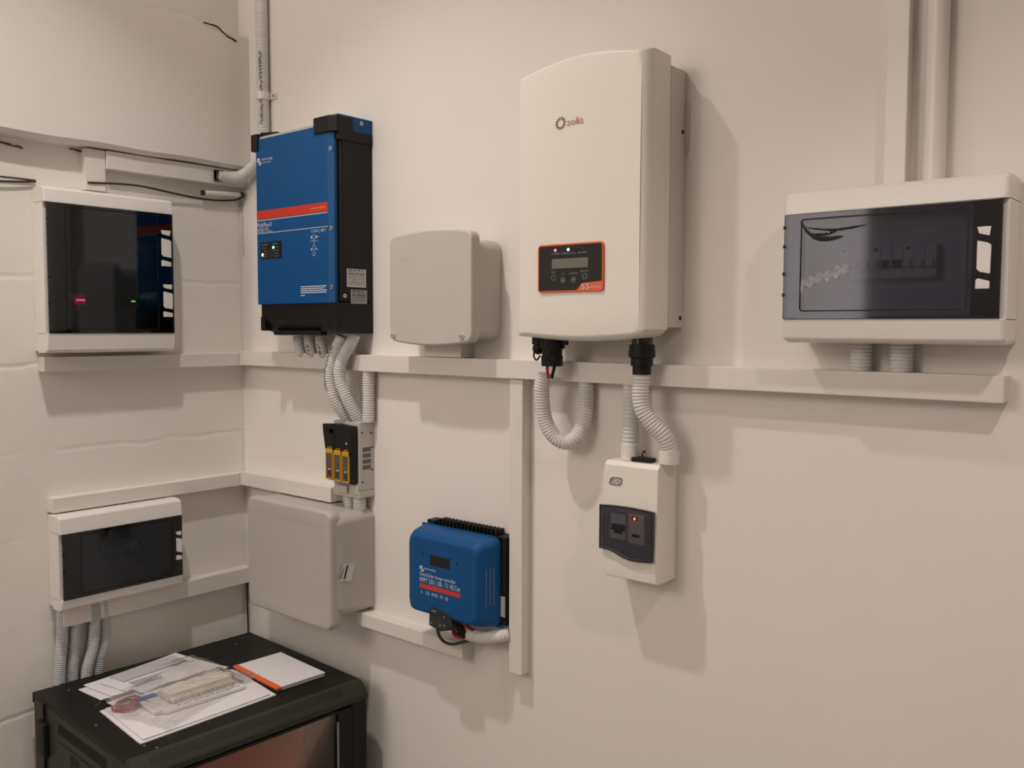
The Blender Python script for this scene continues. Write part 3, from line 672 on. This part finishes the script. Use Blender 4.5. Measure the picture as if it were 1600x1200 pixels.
b.text('POWER', 1.3665, 1.8530, .0042, .1549, 'inkd', w=.021); b.text('OPERATION', 1.3905, 1.8530, .0042, .1549, 'inkd', w=.036); b.text('ALARM', 1.432, 1.8530, .0042, .1549, 'inkd', w=.024)
b.text('ESC', 1.3665, 1.8155, .0035, .1549, 'inkd', w=.010); b.text('UP', 1.392, 1.811, .0035, .1549, 'inkd', w=.008); b.text('DOWN', 1.412, 1.8115, .0035, .1549, 'inkd', w=.021); b.text('ENTER', 1.4415, 1.8155, .0035, .1549, 'inkd', w=.020)
b.text('S5', 1.4425, 1.7808, .0115, .1541, 'ink', w=.020); b.text('Series', 1.4655, 1.7822, .0055, .1541, 'ink', w=.022)
D.part(b, 'lettering', pn, smooth=0)
for (x, z, g) in ((1.3715, 1.8055, '('), (1.396, 1.8005, 'u'), (1.423, 1.8005, 'd'), (1.4515, 1.8060, 'o')):
    b = MB(); ring(b, x, z, .0058, .1549, 'inkd', .0009)
    if g == 'u': b.prism([(x-.003, z-.0022), (x+.003, z-.0022), (x, z+.003)], 'y', -.1550, -.1545, 'inkd')
    if g == 'd': b.prism([(x-.003, z+.0025), (x+.003, z+.0025), (x, z-.003)], 'y', -.1550, -.1545, 'inkd')
    D.part(b, 'button', pn)
for x, m_, l in ((1.3755, 'led_r', 'glowing red light'), (1.409, 'led_g', 'glowing green light'), (1.445, 'led_off', 'unlit lamp')):
    b = MB(); b.sphere((x, -.1547, 1.8625), .0030 if m_ != 'led_off' else .0015, m_, (1, .4, 1)); D.part(b, 'indicator_light', pn, l)
# glands below
b = MB()
b.cyl((1.318, -.088, 1.690), (1.318, -.088, 1.655), .027, 'black', 20); b.cyl((1.318, -.088, 1.660), (1.318, -.088, 1.636), .0235, 'black', 18, .022); b.cyl((1.318, -.088, 1.640), (1.318, -.088, 1.617), .0245, 'black', 8, .0235)
for k in range(14):
    a = 2*PI*k/14; b.box(1.318+.0265*math.cos(a)-.0015, 1.318+.0265*math.cos(a)+.0015, -.088+.0265*math.sin(a)-.0015, -.088+.0265*math.sin(a)+.0015, 1.657, 1.684, 'black')
D.part(b, 'cable_gland', label='ribbed black gland on the left')
b = MB(); b.cyl((1.272, -.075, 1.690), (1.272, -.075, 1.664), .017, 'black', 14); b.sphere((1.272, -.078, 1.655), .014, 'black')
b.sweep(spline([(1.270, -.09, 1.65), (1.276, -.10, 1.638), (1.288, -.105, 1.630), (1.297, -.104, 1.640)], .003), .002, 'black', 8); D.part(b, 'sealing_cap', label='black round cap')
b = MB(); b.box(1.350, 1.359, -.095, -.083, 1.664, 1.690, 'black', .001); D.part(b, 'peg')
b = MB(); b.cyl((1.543, -.080, 1.700), (1.543, -.080, 1.668), .0215, 'gloss', 20); b.cyl((1.543, -.080, 1.668), (1.543, -.080, 1.640), .0265, 'black', 20, bev=.003); b.cyl((1.543, -.080, 1.642), (1.543, -.080, 1.624), .0228, 'black', 20); b.cyl((1.543, -.080, 1.626), (1.543, -.080, 1.606), .0190, 'black', 20)
b.cyl((1.543, -.080, 1.642), (1.543, -.080, 1.654), .0275, 'black', 20)
D.part(b, 'cable_gland', label='tall black gland on the right')
b = MB(); b.sphere((1.563, -.10, 1.700), .005, 'black'); D.part(b, 'retaining_screw')
b = MB(); b.sweep(spline([(1.305, -.088, 1.625), (1.306, -.09, 1.610), (1.307, -.088, 1.590)], .004), .0034, 'redw', 10); D.part(b, 'wire', label='red wire')
b = MB(); b.sweep(spline([(1.326, -.088, 1.625), (1.324, -.09, 1.610), (1.317, -.088, 1.590)], .004), .0036, 'black', 10); D.part(b, 'wire', label='black wire')

# ------------------------------------------------------------------ small breaker box
D = Dev('breaker_box', 'small white breaker box with smoked window hanging below the white inverter', 'breaker box', 'R', 1.52, 1.172)
def itd_pts(g=0): return [(0, 1.172+g), (-.072, 1.172+g), (-.080, 1.176+g), (-.083, 1.200), (-.084, 1.235), (-.080, 1.30), (-.079, 1.36), (-.078, 1.412), (-.070, 1.421-g), (-.03, 1.421-g), (0, 1.416-g)]
b = MB(); b.prism([(p[0], p[1]) for p in itd_pts()], 'x', 1.452, 1.584, 'cream', .003, 2, edges=lambda t: [e for e in t.edges if abs(e.verts[0].co.x-e.verts[1].co.x) < 1e-6]); bd = D.part(b, 'housing')
# smoked window with a wavy lower edge, projecting beyond the face
b = MB(); n = 18
def wz(t): return 1.2335 - .0150*(.5-.5*math.cos(PI*min(1, max(0, (t-.12)/.48)))) + .004*max(0, (t-.7)/.3)
def tz(t): return 1.328 + .0035*math.sin(PI*t)*.8-.001
x0, x1 = 1.450, 1.5805
lo_, hi_ = [], []
outl = [(x0+(x1-x0)*i/n, wz(i/n)) for i in range(n+1)] + [(x1-(x1-x0)*i/n, tz(1-i/n)) for i in range(n+1)]
cxm, czm = (x0+x1)/2, 1.278
L = [[(p[0], -.083, p[1]) for p in outl], [(p[0], -.0895, p[1]) for p in outl], [(cxm+(p[0]-cxm)*.975, -.0915, czm+(p[1]-czm)*.97) for p in outl]]
b.loft(L, 'smokel'); wn = D.part(b, 'window', label='smoked transparent window')
b = MB(); inn = [(cxm+(p[0]-cxm)*.955, czm+(p[1]-czm)*.945) for p in outl]
b.loft([[(p[0], -.0915, p[1]) for p in outl], [(p[0], -.0922, p[1]) for p in outl], [(p[0], -.0922, p[1]) for p in inn], [(p[0], -.0915, p[1]) for p in inn]], 'gloss', cap=False); D.part(b, 'window_rim', wn, smooth=20)
b = MB(); b.prism([(cxm+(p[0]-cxm)*.97, czm+(p[1]-czm)*.95) for p in outl], 'y', -.0850, -.0790, 'inkg'); b.box(1.474, 1.513, -.0862, -.080, 1.258, 1.312, 'grey2', .0006); b.box(1.518, 1.558, -.0862, -.080, 1.254, 1.316, 'grey2', .0006); b.box(1.477, 1.511, -.0870, -.084, 1.276, 1.290, 'black'); b.box(1.484, 1.504, -.0880, -.084, 1.270, 1.280, 'black')
b.box(1.528, 1.546, -.0866, -.084, 1.268, 1.274, 'black'); D.part(b, 'circuit_breaker')
b = MB(); b.sphere((1.534, -.0862, 1.3065), .0028, 'led_rr', (1, .5, 1)); b.box(1.527, 1.541, -.0862, -.085, 1.303, 1.311, 'red'); D.part(b, 'indicator_light', label='glowing red light')
b = MB()
L = []
o = [(1.4655, 1.3735), (1.469, 1.3705), (1.492, 1.3705), (1.4965, 1.374), (1.4985, 1.3835), (1.496, 1.387), (1.474, 1.387), (1.469, 1.3835)]
c_ = (1.482, 1.3788); i_ = [(c_[0]+(p[0]-c_[0])*.86, c_[1]+(p[1]-c_[1])*.76) for p in o]
b.loft([[(p[0], -.0785, p[1]) for p in o], [(p[0], -.0803, p[1]) for p in o], [(p[0], -.0803, p[1]) for p in i_], [(p[0], -.0785, p[1]) for p in i_]], 'inkg', cap=False)
b.text('IDE', 1.4715, 1.3745, .0085, .0803, 'inkg', w=.022); D.part(b, 'logo', bd, 'outlined black emblem lettering', 0)
b = MB(); b.box(1.507, 1.553, -.060, -.035, 1.4215, 1.430, 'black', .001); b.sweep(spline([(1.527, -.045, 1.43), (1.525, -.045, 1.437), (1.530, -.044, 1.444), (1.532, -.044, 1.438)], .002), .0014, 'black', 6); D.part(b, 'cable_entry_plug', label='black entry plug on top')

# ------------------------------------------------------------------ blue charge controller
D = Dev('charge_controller', 'smaller blue solar charge controller with black heat sink', 'charge controller', 'R', 1.0, .975)
b = MB(); b.box(.860, 1.144, -.020, 0, .982, 1.190, 'black', .001); b.box(1.112, 1.1445, -.040, 0, .982, 1.198, 'black', .001); b.box(.872, .900, -.034, 0, 1.188, 1.205, 'black', .001)
x = .912
while x < 1.11: b.box(x, x+.0045, -.034, -.004, .990, 1.211, 'black'); x += .0128
D.part(b, 'heat_sink', label='black finned heat sink')
b = MB(); L = []
for y, xa, xb, zb, za, rr in ((-.036, .862, 1.130, 1.194, .978, .016), (-.050, .862, 1.1295, 1.194, .978, .016), (-.060, .863, 1.1245, 1.192, .979, .017), (-.080, .864, 1.1145, 1.188, .980, .019), (-.092, .867, 1.1085, 1.182, .983, .021), (-.098, .872, 1.1035, 1.176, .988, .022), (-.100, .877, 1.098, 1.171, .993, .022)):
    L.append([(p[0], y, p[1]) for p in rrect(xa, xb, za, zb, rr, 6)])
b.loft(L, 'blue'); cv = D.part(b, 'front_cover', label='blue moulded front cover', smooth=28)
b = MB(); b.box(.858, 1.134, -.040, -.034, .974, 1.196, 'blued', .002); D.part(b, 'cover_flange', cv)
b = MB(); b.box(.948, 1.017, -.1008, -.095, 1.110, 1.1375, 'dark', .002); D.part(b, 'display', cv, 'blank black display')
b = MB(); b.box(.912, 1.052, -.1006, -.0995, 1.0470, 1.0585, 'red'); D.part(b, 'red_band', cv, 'red stripe')
b = MB()
b.text('MPPT 250 | 100 - Tr VE.Can', .912, 1.0625, .0125, .1003, 'ink', w=.139)
b.text('SmartSolar', .912, 1.0785, .0100, .1003, 'ink', w=.050); b.text('charge controller', .965, 1.0785, .0092, .1003, 'ink', w=.072)
b.text('victron energy', .928, 1.0965, .0065, .1003, 'ink', w=.040)
b.text('CE  IP43  /!\\  (i)', .932, 1.0330, .0085, .1003, 'ink', w=.078)
b.text('+   -', .874, 1.004, .0070, .1003, 'ink', w=.014); D.part(b, 'lettering', cv, 'white printed lettering', 0)
b = MB()
b.cyl((.9165, -.0997, 1.0985), (.9165, -.1004, 1.0985), .0055, 'ink', 18); b.cyl((.9215, -.0997, 1.0935), (.9215, -.1004, 1.0935), .0050, 'ink', 18)
for k in range(2): b.box(.9125, .926, -.1007, -.1, 1.0935+k*.004, 1.0943+k*.004, 'blue')
D.part(b, 'logo', cv, 'round white emblem')
b = MB()
for tz_ in (0, 1):
    q = .914+tz_*.075 if tz_ == 0 else .989
for q in (.914, .985):
    b.prism([(q, 1.034), (q+.009, 1.034), (q+.0045, 1.042)], 'y', -.1004, -.0998, 'inkd')
D.part(b, 'warning_symbol', cv)
for p in ((.9235, -.1002, 1.1345), (1.0405, -.1002, 1.1295)):
    b = MB(); b.cyl(p, (p[0], p[1]-.0006, p[2]), .0028, 'dark', 12); D.part(b, 'indicator_light', cv)
for p in ((.8775, -.093, .990), (1.121, -.050, 1.171), (1.121, -.050, 1.000)):
    b = MB(); screw(b, p, .004); D.part(b, 'screw', cv)
b = MB()
fa, fb = Vector((1.1245, -.060)), Vector((1.1145, -.080)); fn = Vector((.894, -.447))
for k in range(3):
    z = 1.034; c0 = fa.lerp(fb, -.05+.45*k); c1 = fa.lerp(fb, .0+.45*k)
    while z < 1.122:
        l = random.uniform(.002, .006); q = [c0, c1]
        b.loft([[(q[0].x+fn.x*h, q[0].y+fn.y*h, z), (q[1].x+fn.x*h, q[1].y+fn.y*h, z), (q[1].x+fn.x*h, q[1].y+fn.y*h, z+l-.0012), (q[0].x+fn.x*h, q[0].y+fn.y*h, z+l-.001)] for h in (-.0005, .0007)], 'inkd'); z += l
D.part(b, 'small_print', cv, 'vertical tiny print on the slanted side')
b = MB(); b.box(1.1255, 1.1435, -.0412, -.0395, 1.004, 1.054, 'sticker2'); D.part(b, 'rating_label', label='silver rating label')
b = MB(); b.prism([(.948, 1.004), (.962, 1.006), (1.000, 1.001), (1.016, .996), (1.024, .985), (1.026, .962), (.985, .950), (.946, .958)], 'y', -.1025, -.045, 'gloss', .002, 2); tb = D.part(b, 'terminal_block', label='black terminal block')
b = MB()
for x, z in ((.956, .966), (.986, .966), (1.000, .969), (.999, .990)): b.sphere((x, -.1032, z), .0018, 'steel')
b.text('BATTERY', .956, .996, .0035, .1029, 'ink', w=.016); D.part(b, 'terminal_screw', tb, smooth=0)
# cables under it
b = MB(); b.sweep(spline([(.952, -.075, .962), (.955, -.080, .940), (.970, -.080, .920), (.995, -.070, .912), (1.035, -.050, .925)], .004), .0040, 'cable', 10)
single(b, 'battery_cable', 'thin black cable looping below the blue charge controller', 'cable', 'R', .99, .91, smooth=80)
b = MB(); b.sweep(spline([(1.000, -.070, .958), (1.005, -.068, .938), (1.035, -.050, .932)], .004), .0058, 'redb', 10)
single(b, 'battery_cable', 'dark red cable below the blue charge controller', 'cable', 'R', 1.0, .92, smooth=80)
b = MB(); b.sweep(spline([(1.018, -.066, .965), (1.022, -.062, .945), (1.036, -.048, .938)], .004), .011, 'black', 12)
single(b, 'battery_cable', 'thick black cable entering the horizontal conduit below the charge controller', 'cable', 'R', 1.02, .93, smooth=80)
b = MB(); b.sweep(spline([(1.030, -.075, .985), (1.042, -.072, .972), (1.052, -.055, .956)], .004), .0042, 'redb', 10)
single(b, 'battery_cable', 'short red cable under the charge controller beside the conduit mouth', 'cable', 'R', 1.04, .95, smooth=80)

# ------------------------------------------------------------------ black rack cabinet
rack = bpy.data.objects.new('rack_cabinet', None); COL.objects.link(rack); RLOC = (.045, -.690, 0); RROT = math.radians(-2.5)
rack.location = RLOC; rack.rotation_euler = (0, 0, RROT); tag(rack, 'black metal rack cabinet with papers on top in the corner', 'cabinet')
RD, RW, RH = .600, .650, .730    # depth (x), width (y), height
def rp(mb, name, parent=rack, label=None, smooth=30): return mb.build(name, parent, (0, 0, 0), smooth, label)
b = MB()
prof = [(0, RH-.030), (0, RH-.002), (.002, RH), (RD-.045, RH), (RD-.045, RH-.015), (0.01, RH-.015)]
b.prism([(p[0], p[1]) for p in prof], 'y', 0, RW, 'blackm', .0012, 1); rp(b, 'top_panel')
b = MB(); prof = [(RD-.0455, RH-.002), (RD-.044, RH), (RD-.030, RH-.0015), (RD-.008, RH-.018), (RD, RH-.030), (RD, RH-.044), (RD-.020, RH-.044), (RD-.02, RH-.035), (RD-.0455, RH-.015)]
b.prism([(p[0], p[1]) for p in prof], 'y', .0, RW-.0, 'side_lit_lip', .0008, 1, edges=lambda t: [e for e in t.edges if abs(e.verts[0].co.y-e.verts[1].co.y) < 1e-6]); rp(b, 'front_lip')  # lip coloured paler than the top to imitate light on the bevel
b = MB(); b.box(.005, RD-.022, 0.002, .014, .05, RH-.014, 'side_lit_lip', .002); lp = rp(b, 'side_panel', label='grey black left side panel')
b = MB(); b.box(.005, RD-.022, RW-.014, RW-.002, .05, RH-.014, 'blackm', .002); rp(b, 'side_panel')
b = MB(); b.box(0.001, .012, .012, RW-.012, .05, RH-.014, 'blackm', .001); rp(b, 'back_panel')
b = MB(); b.box(0, RD, 0, RW, .0, .055, 'blackm', .003); rp(b, 'plinth')
b = MB(); b.box(RD-.05, RD-.003, 0, .035, .05, RH-.040, 'blackm', .003); rp(b, 'front_post'); b = MB(); b.box(RD-.05, RD-.003, RW-.055, RW, .05, RH-.040, 'blackm', .006, 3); rp(b, 'front_post')
b = MB(); y0, y1, z0, z1 = .038, RW-.058, .07, RH-.048
b.box(RD-.016, RD+.004, y0, y0+.030, z0, z1, 'blackm', .002); b.box(RD-.016, RD+.004, y1-.045, y1, z0, z1, 'blackm', .002); b.box(RD-.016, RD+.004, y0, y1, z0, z0+.03, 'blackm', .002); b.box(RD-.016, RD+.004, y0, y1, z1-.006, z1, 'blackm', .002)
dr = rp(b, 'door')
b = MB(); b.box(RD-.008, RD-.003, y0+.030, y1-.045, z0+.03, z1-.006, 'doorglass'); rp(b, 'door_glass', dr, 'tinted glass pane')
b = MB(); b.box(RD+.001, RD+.006, y1-.0475, y1-.045, z0+.03, z1-.03, 'brushed'); rp(b, 'glass_edge', dr)
b = MB(); b.box(RD-.06, RD-.022, y0, y1-.02, .10, RH-.050, 'orangep', .002); ob = rp(b, 'equipment_front', label='orange equipment front behind the glass')
b = MB(); b.prism(rrect(.455, .525, .585, .660, .012, 3), 'x', RD-.022, RD-.016, 'inkg', .001, 1); b.cyl((RD-.022, .27, .585), (RD-.014, .27, .585), .033, 'inkb', 20); b.prism(rrect(.355, .425, .505, .560, .012, 3), 'x', RD-.022, RD-.015, 'inkg', .001, 1); rp(b, 'equipment_knob', ob)
# vent slots
b = MB(); n = 70
for i in range(n):
    y = .045+i*(RW-.115)/n
    b.loft([[(RD-.0285, y, RH-.0020), (RD-.0285, y+.0042, RH-.0020), (RD-.0085, y+.0042, RH-.0170), (RD-.0085, y, RH-.0170)], [(RD-.030, y, RH-.0070), (RD-.030, y+.0042, RH-.0070), (RD-.012, y+.0042, RH-.022), (RD-.012, y, RH-.022)]], 'dark')
rp(b, 'front_vent_slots', smooth=0)
b = MB()
for i in range(34): b.loft([[(.165+i*.0085, .0012, .668), (.1695+i*.0085, .0012, .668), (.1695+i*.0085, .0012, .695), (.165+i*.0085, .0012, .695)], [(.165+i*.0085, .003, .668), (.1695+i*.0085, .003, .668), (.1695+i*.0085, .003, .695), (.165+i*.0085, .003, .695)]], 'dark')
rp(b, 'side_vent_slots', lp, smooth=0)
b = MB(); b.box(.055, .105, -.012, .004, .585, .675, 'black', .005, 3); b.box(.078, .084, -.004, .004, .55, .72, 'black'); rp(b, 'side_latch', lp, 'black latch')
b = MB(); b.box(.17, .45, .0008, .003, .645, .649, 'dark'); b.box(.24, .29, .0008, .003, .56, .635, 'dark'); rp(b, 'pressed_line', lp)
for p in ((.045, .60), (.10, .62), (.13, .10), (.19, .13), (.50, .07), (.15, .46)):
    pass
b = MB(); b.box(.13, .134, .36, .50, RH-.0002, RH+.0008, 'dark'); rp(b, 'seam')
b = MB()
for p in ((.04, .60), (.55, .075), (.52, .06), (.06, .07), (.07, .56), (.33, .03)): b.cyl((p[0], p[1], RH-.0005), (p[0], p[1], RH+.001), .003, 'brushed', 10)
rp(b, 'rivet')

# ------------------------------------------------------------------ things on the cabinet
def quad_sheet(c, z, th, mat, name, label, cat, group=None, curl=0., n=10):
    """sheet from four corners (x,y) in world, thickness th, slight curl"""
    t = MB(); cx = sum(p[0] for p in c)/4; cy = sum(p[1] for p in c)/4
    def grid(dz):
        out = []
        for i in range(n+1):
            row = []
            for j in range(n+1):
                a, bq = i/n, j/n
                x = (1-a)*(1-bq)*c[0][0]+a*(1-bq)*c[1][0]+a*bq*c[2][0]+(1-a)*bq*c[3][0]
                y = (1-a)*(1-bq)*c[0][1]+a*(1-bq)*c[1][1]+a*bq*c[2][1]+(1-a)*bq*c[3][1]
                row.append(Vector((x-cx, y-cy, dz+curl*((2*a-1)**4*(2*bq-1)**4+.3*(.5+.5*noise.noise(Vector((x*9, y*9, z*50))))))))
            out.append(row)
        return out
    lo, hi = grid(0), grid(th); bm = bmesh.new()
    A = [[bm.verts.new(v) for v in r] for r in lo]; B = [[bm.verts.new(v) for v in r] for r in hi]
    for i in range(n):
        for j in range(n):
            bm.faces.new((B[i][j], B[i+1][j], B[i+1][j+1], B[i][j+1])); bm.faces.new((A[i][j+1], A[i+1][j+1], A[i+1][j], A[i][j]))
    rim = [(i, 0) for i in range(n)]+[(n, j) for j in range(n)]+[(i, n) for i in range(n, 0, -1)]+[(0, j) for j in range(n, 0, -1)]
    for k, (i, j) in enumerate(rim):
        i2, j2 = rim[(k+1) % len(rim)]; bm.faces.new((A[i][j], A[i2][j2], B[i2][j2], B[i][j]))
    t._merge(bm, mat); o = t.build(name, None, (0, 0, 0), 40); o.location = (cx, cy, z); tag(o, label, cat, group); return o
T = RH+.0006
PG = 'loose papers on the black cabinet'
quad_sheet([(.130, -.607), (.105, -.330), (.330, -.300), (.350, -.590)], T, .0012, 'paper', 'paper_sheet', 'white paper reaching furthest left on the cabinet top, lowest of the pile', 'paper', PG, .0015)
quad_sheet([(.118, -.588), (.083, -.300), (.300, -.262), (.340, -.560)], T+.0030, .0010, 'paper', 'paper_sheet', 'white sheet nearest the wall with its far corner pointing up', 'paper', PG, .002)
o = quad_sheet([(.140, -.555), (.100, -.305), (.305, -.280), (.345, -.520)], T+.0062, .0010, 'paper', 'paper_sheet', 'printed sheet with grey shaded block under the plastic bag', 'paper', PG, .001)
b = MB(); b.loft([[(-.102, -.105, .0030), (-.118, .09, .0030), (-.05, .10, .0030), (-.036, -.095, .0030)], [(-.102, -.105, .0034), (-.118, .09, .0034), (-.05, .10, .0034), (-.036, -.095, .0034)]], 'paperg')
for k in range(7): b.box(-.02+k*.006, -.0185+k*.006, -.09, -.02+.03*random.random(), .0030, .0034, 'inkg')
b.build('print', o, (0, 0, 0), 0)
quad_sheet([(.306, -.633), (.557, -.657), (.560, -.285), (.330, -.255)], T, .0026, 'paper', 'paper_booklet', 'white booklet nearest the front left corner of the cabinet top', 'booklet', PG, .0005)
quad_sheet([(.312, -.622), (.548, -.645), (.552, -.300), (.325, -.265)], T+.0036, .0022, 'paper', 'paper_booklet', 'upper white booklet under the clear plastic bag', 'booklet', PG, .001)
# notebook with orange spine
nb = bpy.data.objects.new('notebook', None); COL.objects.link(nb); nb.location = (.437, -.186, T); nb.rotation_euler = (0, 0, math.radians(-3.5))
tag(nb, 'white notebook with an orange spine at the right of the cabinet top', 'notebook')
# long side follows world x; spine on the -y side
b = MB(); b.box(-.112, .112, -.066, .072, .0012, .011, 'paper', .0008); b.build('page_block', nb)
b = MB(); b.box(-.114, .114, -.0665, .074, 0, .0013, 'black'); b.box(-.113, .114, -.066, .074, .0110, .0122, 'paper'); b.build('cover', nb)
b = MB(); b.box(-.1155, .1155, -.080, -.064, .0055, .0126, 'orange', .002, 2); b.build('spine', nb, label='orange spine strip')
b = MB(); b.box(-.1155, .1155, -.079, -.064, 0, .0054, 'inkk', .001); b.build('spine_base', nb)
b = MB()
for k in range(16): x = -.03+random.uniform(-.004, .004); b.box(x, x+.0012, -.045+k*.0065, -.040+k*.0065, .0122, .0124, 'lgrey')
b.build('faint_writing', nb)
# strips of terminals in the bag
st = bpy.data.objects.new('terminal_cover_strip', None); COL.objects.link(st); st.location = (.392, -.412, T+.0075); st.rotation_euler = (0, 0, math.radians(-2.5))
tag(st, 'cream toothed cover strip lying inside the plastic bag', 'strip')
b = MB(); b.box(-.036, .020, -.088, .088, .012, .022, 'strip', .002); b.box(-.036, .014, -.088, .088, .0, .012, 'strip'); b.build('strip_body', st)
b = MB()
for k in range(22): b.box(.016, .040, -.086+k*.008, -.0815+k*.008, .002, .014, 'strip', .0006, 1)
b.build('teeth', st)
s2 = bpy.data.objects.new('marker_strip', None); COL.objects.link(s2); s2.location = (.455, -.430, T+.0075); s2.rotation_euler = (0, 0, math.radians(-2.5))
tag(s2, 'white marker strip with black printed dashes in front of the cream strip', 'strip')
b = MB(); b.box(-.012, .016, -.115, .110, 0, .008, 'paper', .001); b.build('strip_body', s2)
b = MB()
for k in range(12): b.box(-.002+.003*(k % 2), .001+.003*(k % 2), -.075+k*.015, -.064+k*.015, .008, .0084, 'inkk')
b.build('printed_dashes', s2)
s3 = bpy.data.objects.new('component_tray', None); COL.objects.link(s3); s3.location = (.392, -.535, T+.0075); s3.rotation_euler = (0, 0, math.radians(-2.5))
tag(s3, 'white ribbed component with a blue tab left of the cream strip', 'component')
b = MB(); b.box(-.030, .060, -.026, .022, 0, .009, 'paper', .001)
for k in range(6): b.box(-.010+k*.011, -.006+k*.011, -.022, .018, .009, .0105, 'strip')
b.build('tray_body', s3)
b = MB(); b.box(-.052, -.030, -.028, .026, .0, .012, 'sblue', .002); b.build('tab', s3, label='blue tab')
b = MB(); wb = []
for k in range(6):
    a0 = k*1.1; ra, rb = random.uniform(.016, .030), random.uniform(.020, .036); ox, oy = random.uniform(-.006, .006), random.uniform(-.010, .010)
    pts = [(ox+ra*math.cos(a0+t*.9), oy+rb*math.sin(a0+t*.9), .003+.0030*k+.004*math.sin(t*1.1+k)) for t in range(8)]
    b.sweep(spline(pts, .005), .0022, 'redb', 8)
o = b.build('wire_bundle', None, (0, 0, 0), 80); o.location = (.352, -.592, T+.0065); tag(o, 'small coil of red wire in the left end of the plastic bag', 'wire')
# polythene bag draped over it all
b = MB(); t = bmesh.new(); n1, n2 = 90, 70; G = []
cs = [(.255, -.655), (.185, -.235), (.420, -.240), (.575, -.315)]
quad = [(.290, -.640), (.165, -.315), (.300, -.235), (.545, -.265)]
C4 = [(.300, -.645), (.150, -.330), (.430, -.245), (.555, -.590)]
def hgt(x, y):
    h = .0095
    def bumpb(cx, cy, hx, hy, hh, soft):
        dx = max(0, abs(x-cx)-hx); dy = max(0, abs(y-cy)-hy); d = math.hypot(dx, dy); return hh*math.exp(-(d/soft)**2)
    h = max(h, .0095+bumpb(.385, -.412, .036, .09, .0225, .022), .0095+bumpb(.46, -.43, .012, .11, .009, .02), .0095+bumpb(.39, -.535, .05, .03, .013, .02), .0095+bumpb(.352, -.592, .028, .036, .025, .018), .0095+bumpb(.23, -.34, .02, .05, .018, .04))
    return h
for i in range(n1+1):
    row = []
    for j in range(n2+1):
        a, q = i/n1, j/n2
        x = (1-a)*(1-q)*C4[0][0]+(1-a)*q*C4[1][0]+a*q*C4[2][0]+a*(1-q)*C4[3][0]
        y = (1-a)*(1-q)*C4[0][1]+(1-a)*q*C4[1][1]+a*q*C4[2][1]+a*(1-q)*C4[3][1]
        x += .012*noise.noise(Vector((y*14, a*3, 1))); y += .014*noise.noise(Vector((x*14, q*3, 5)))
        wr = .0070*abs(noise.noise(Vector((x*34, y*20, 0))))+.0050*abs(noise.noise(Vector((x*80, y*95, 3))))
        row.append(t.verts.new((x, y, T+hgt(x, y)+wr)))
    G.append(row)
for i in range(n1):
    for j in range(n2): t.faces.new((G[i][j], G[i+1][j], G[i+1][j+1], G[i][j+1]))
b._merge(t, 'bag'); o = b.build('plastic_bag', None, (.35, -.45, T), 180); o.location = (.35, -.45, T)
tag(o, 'clear crumpled plastic bag holding cream strips and red wire on the papers', 'bag')
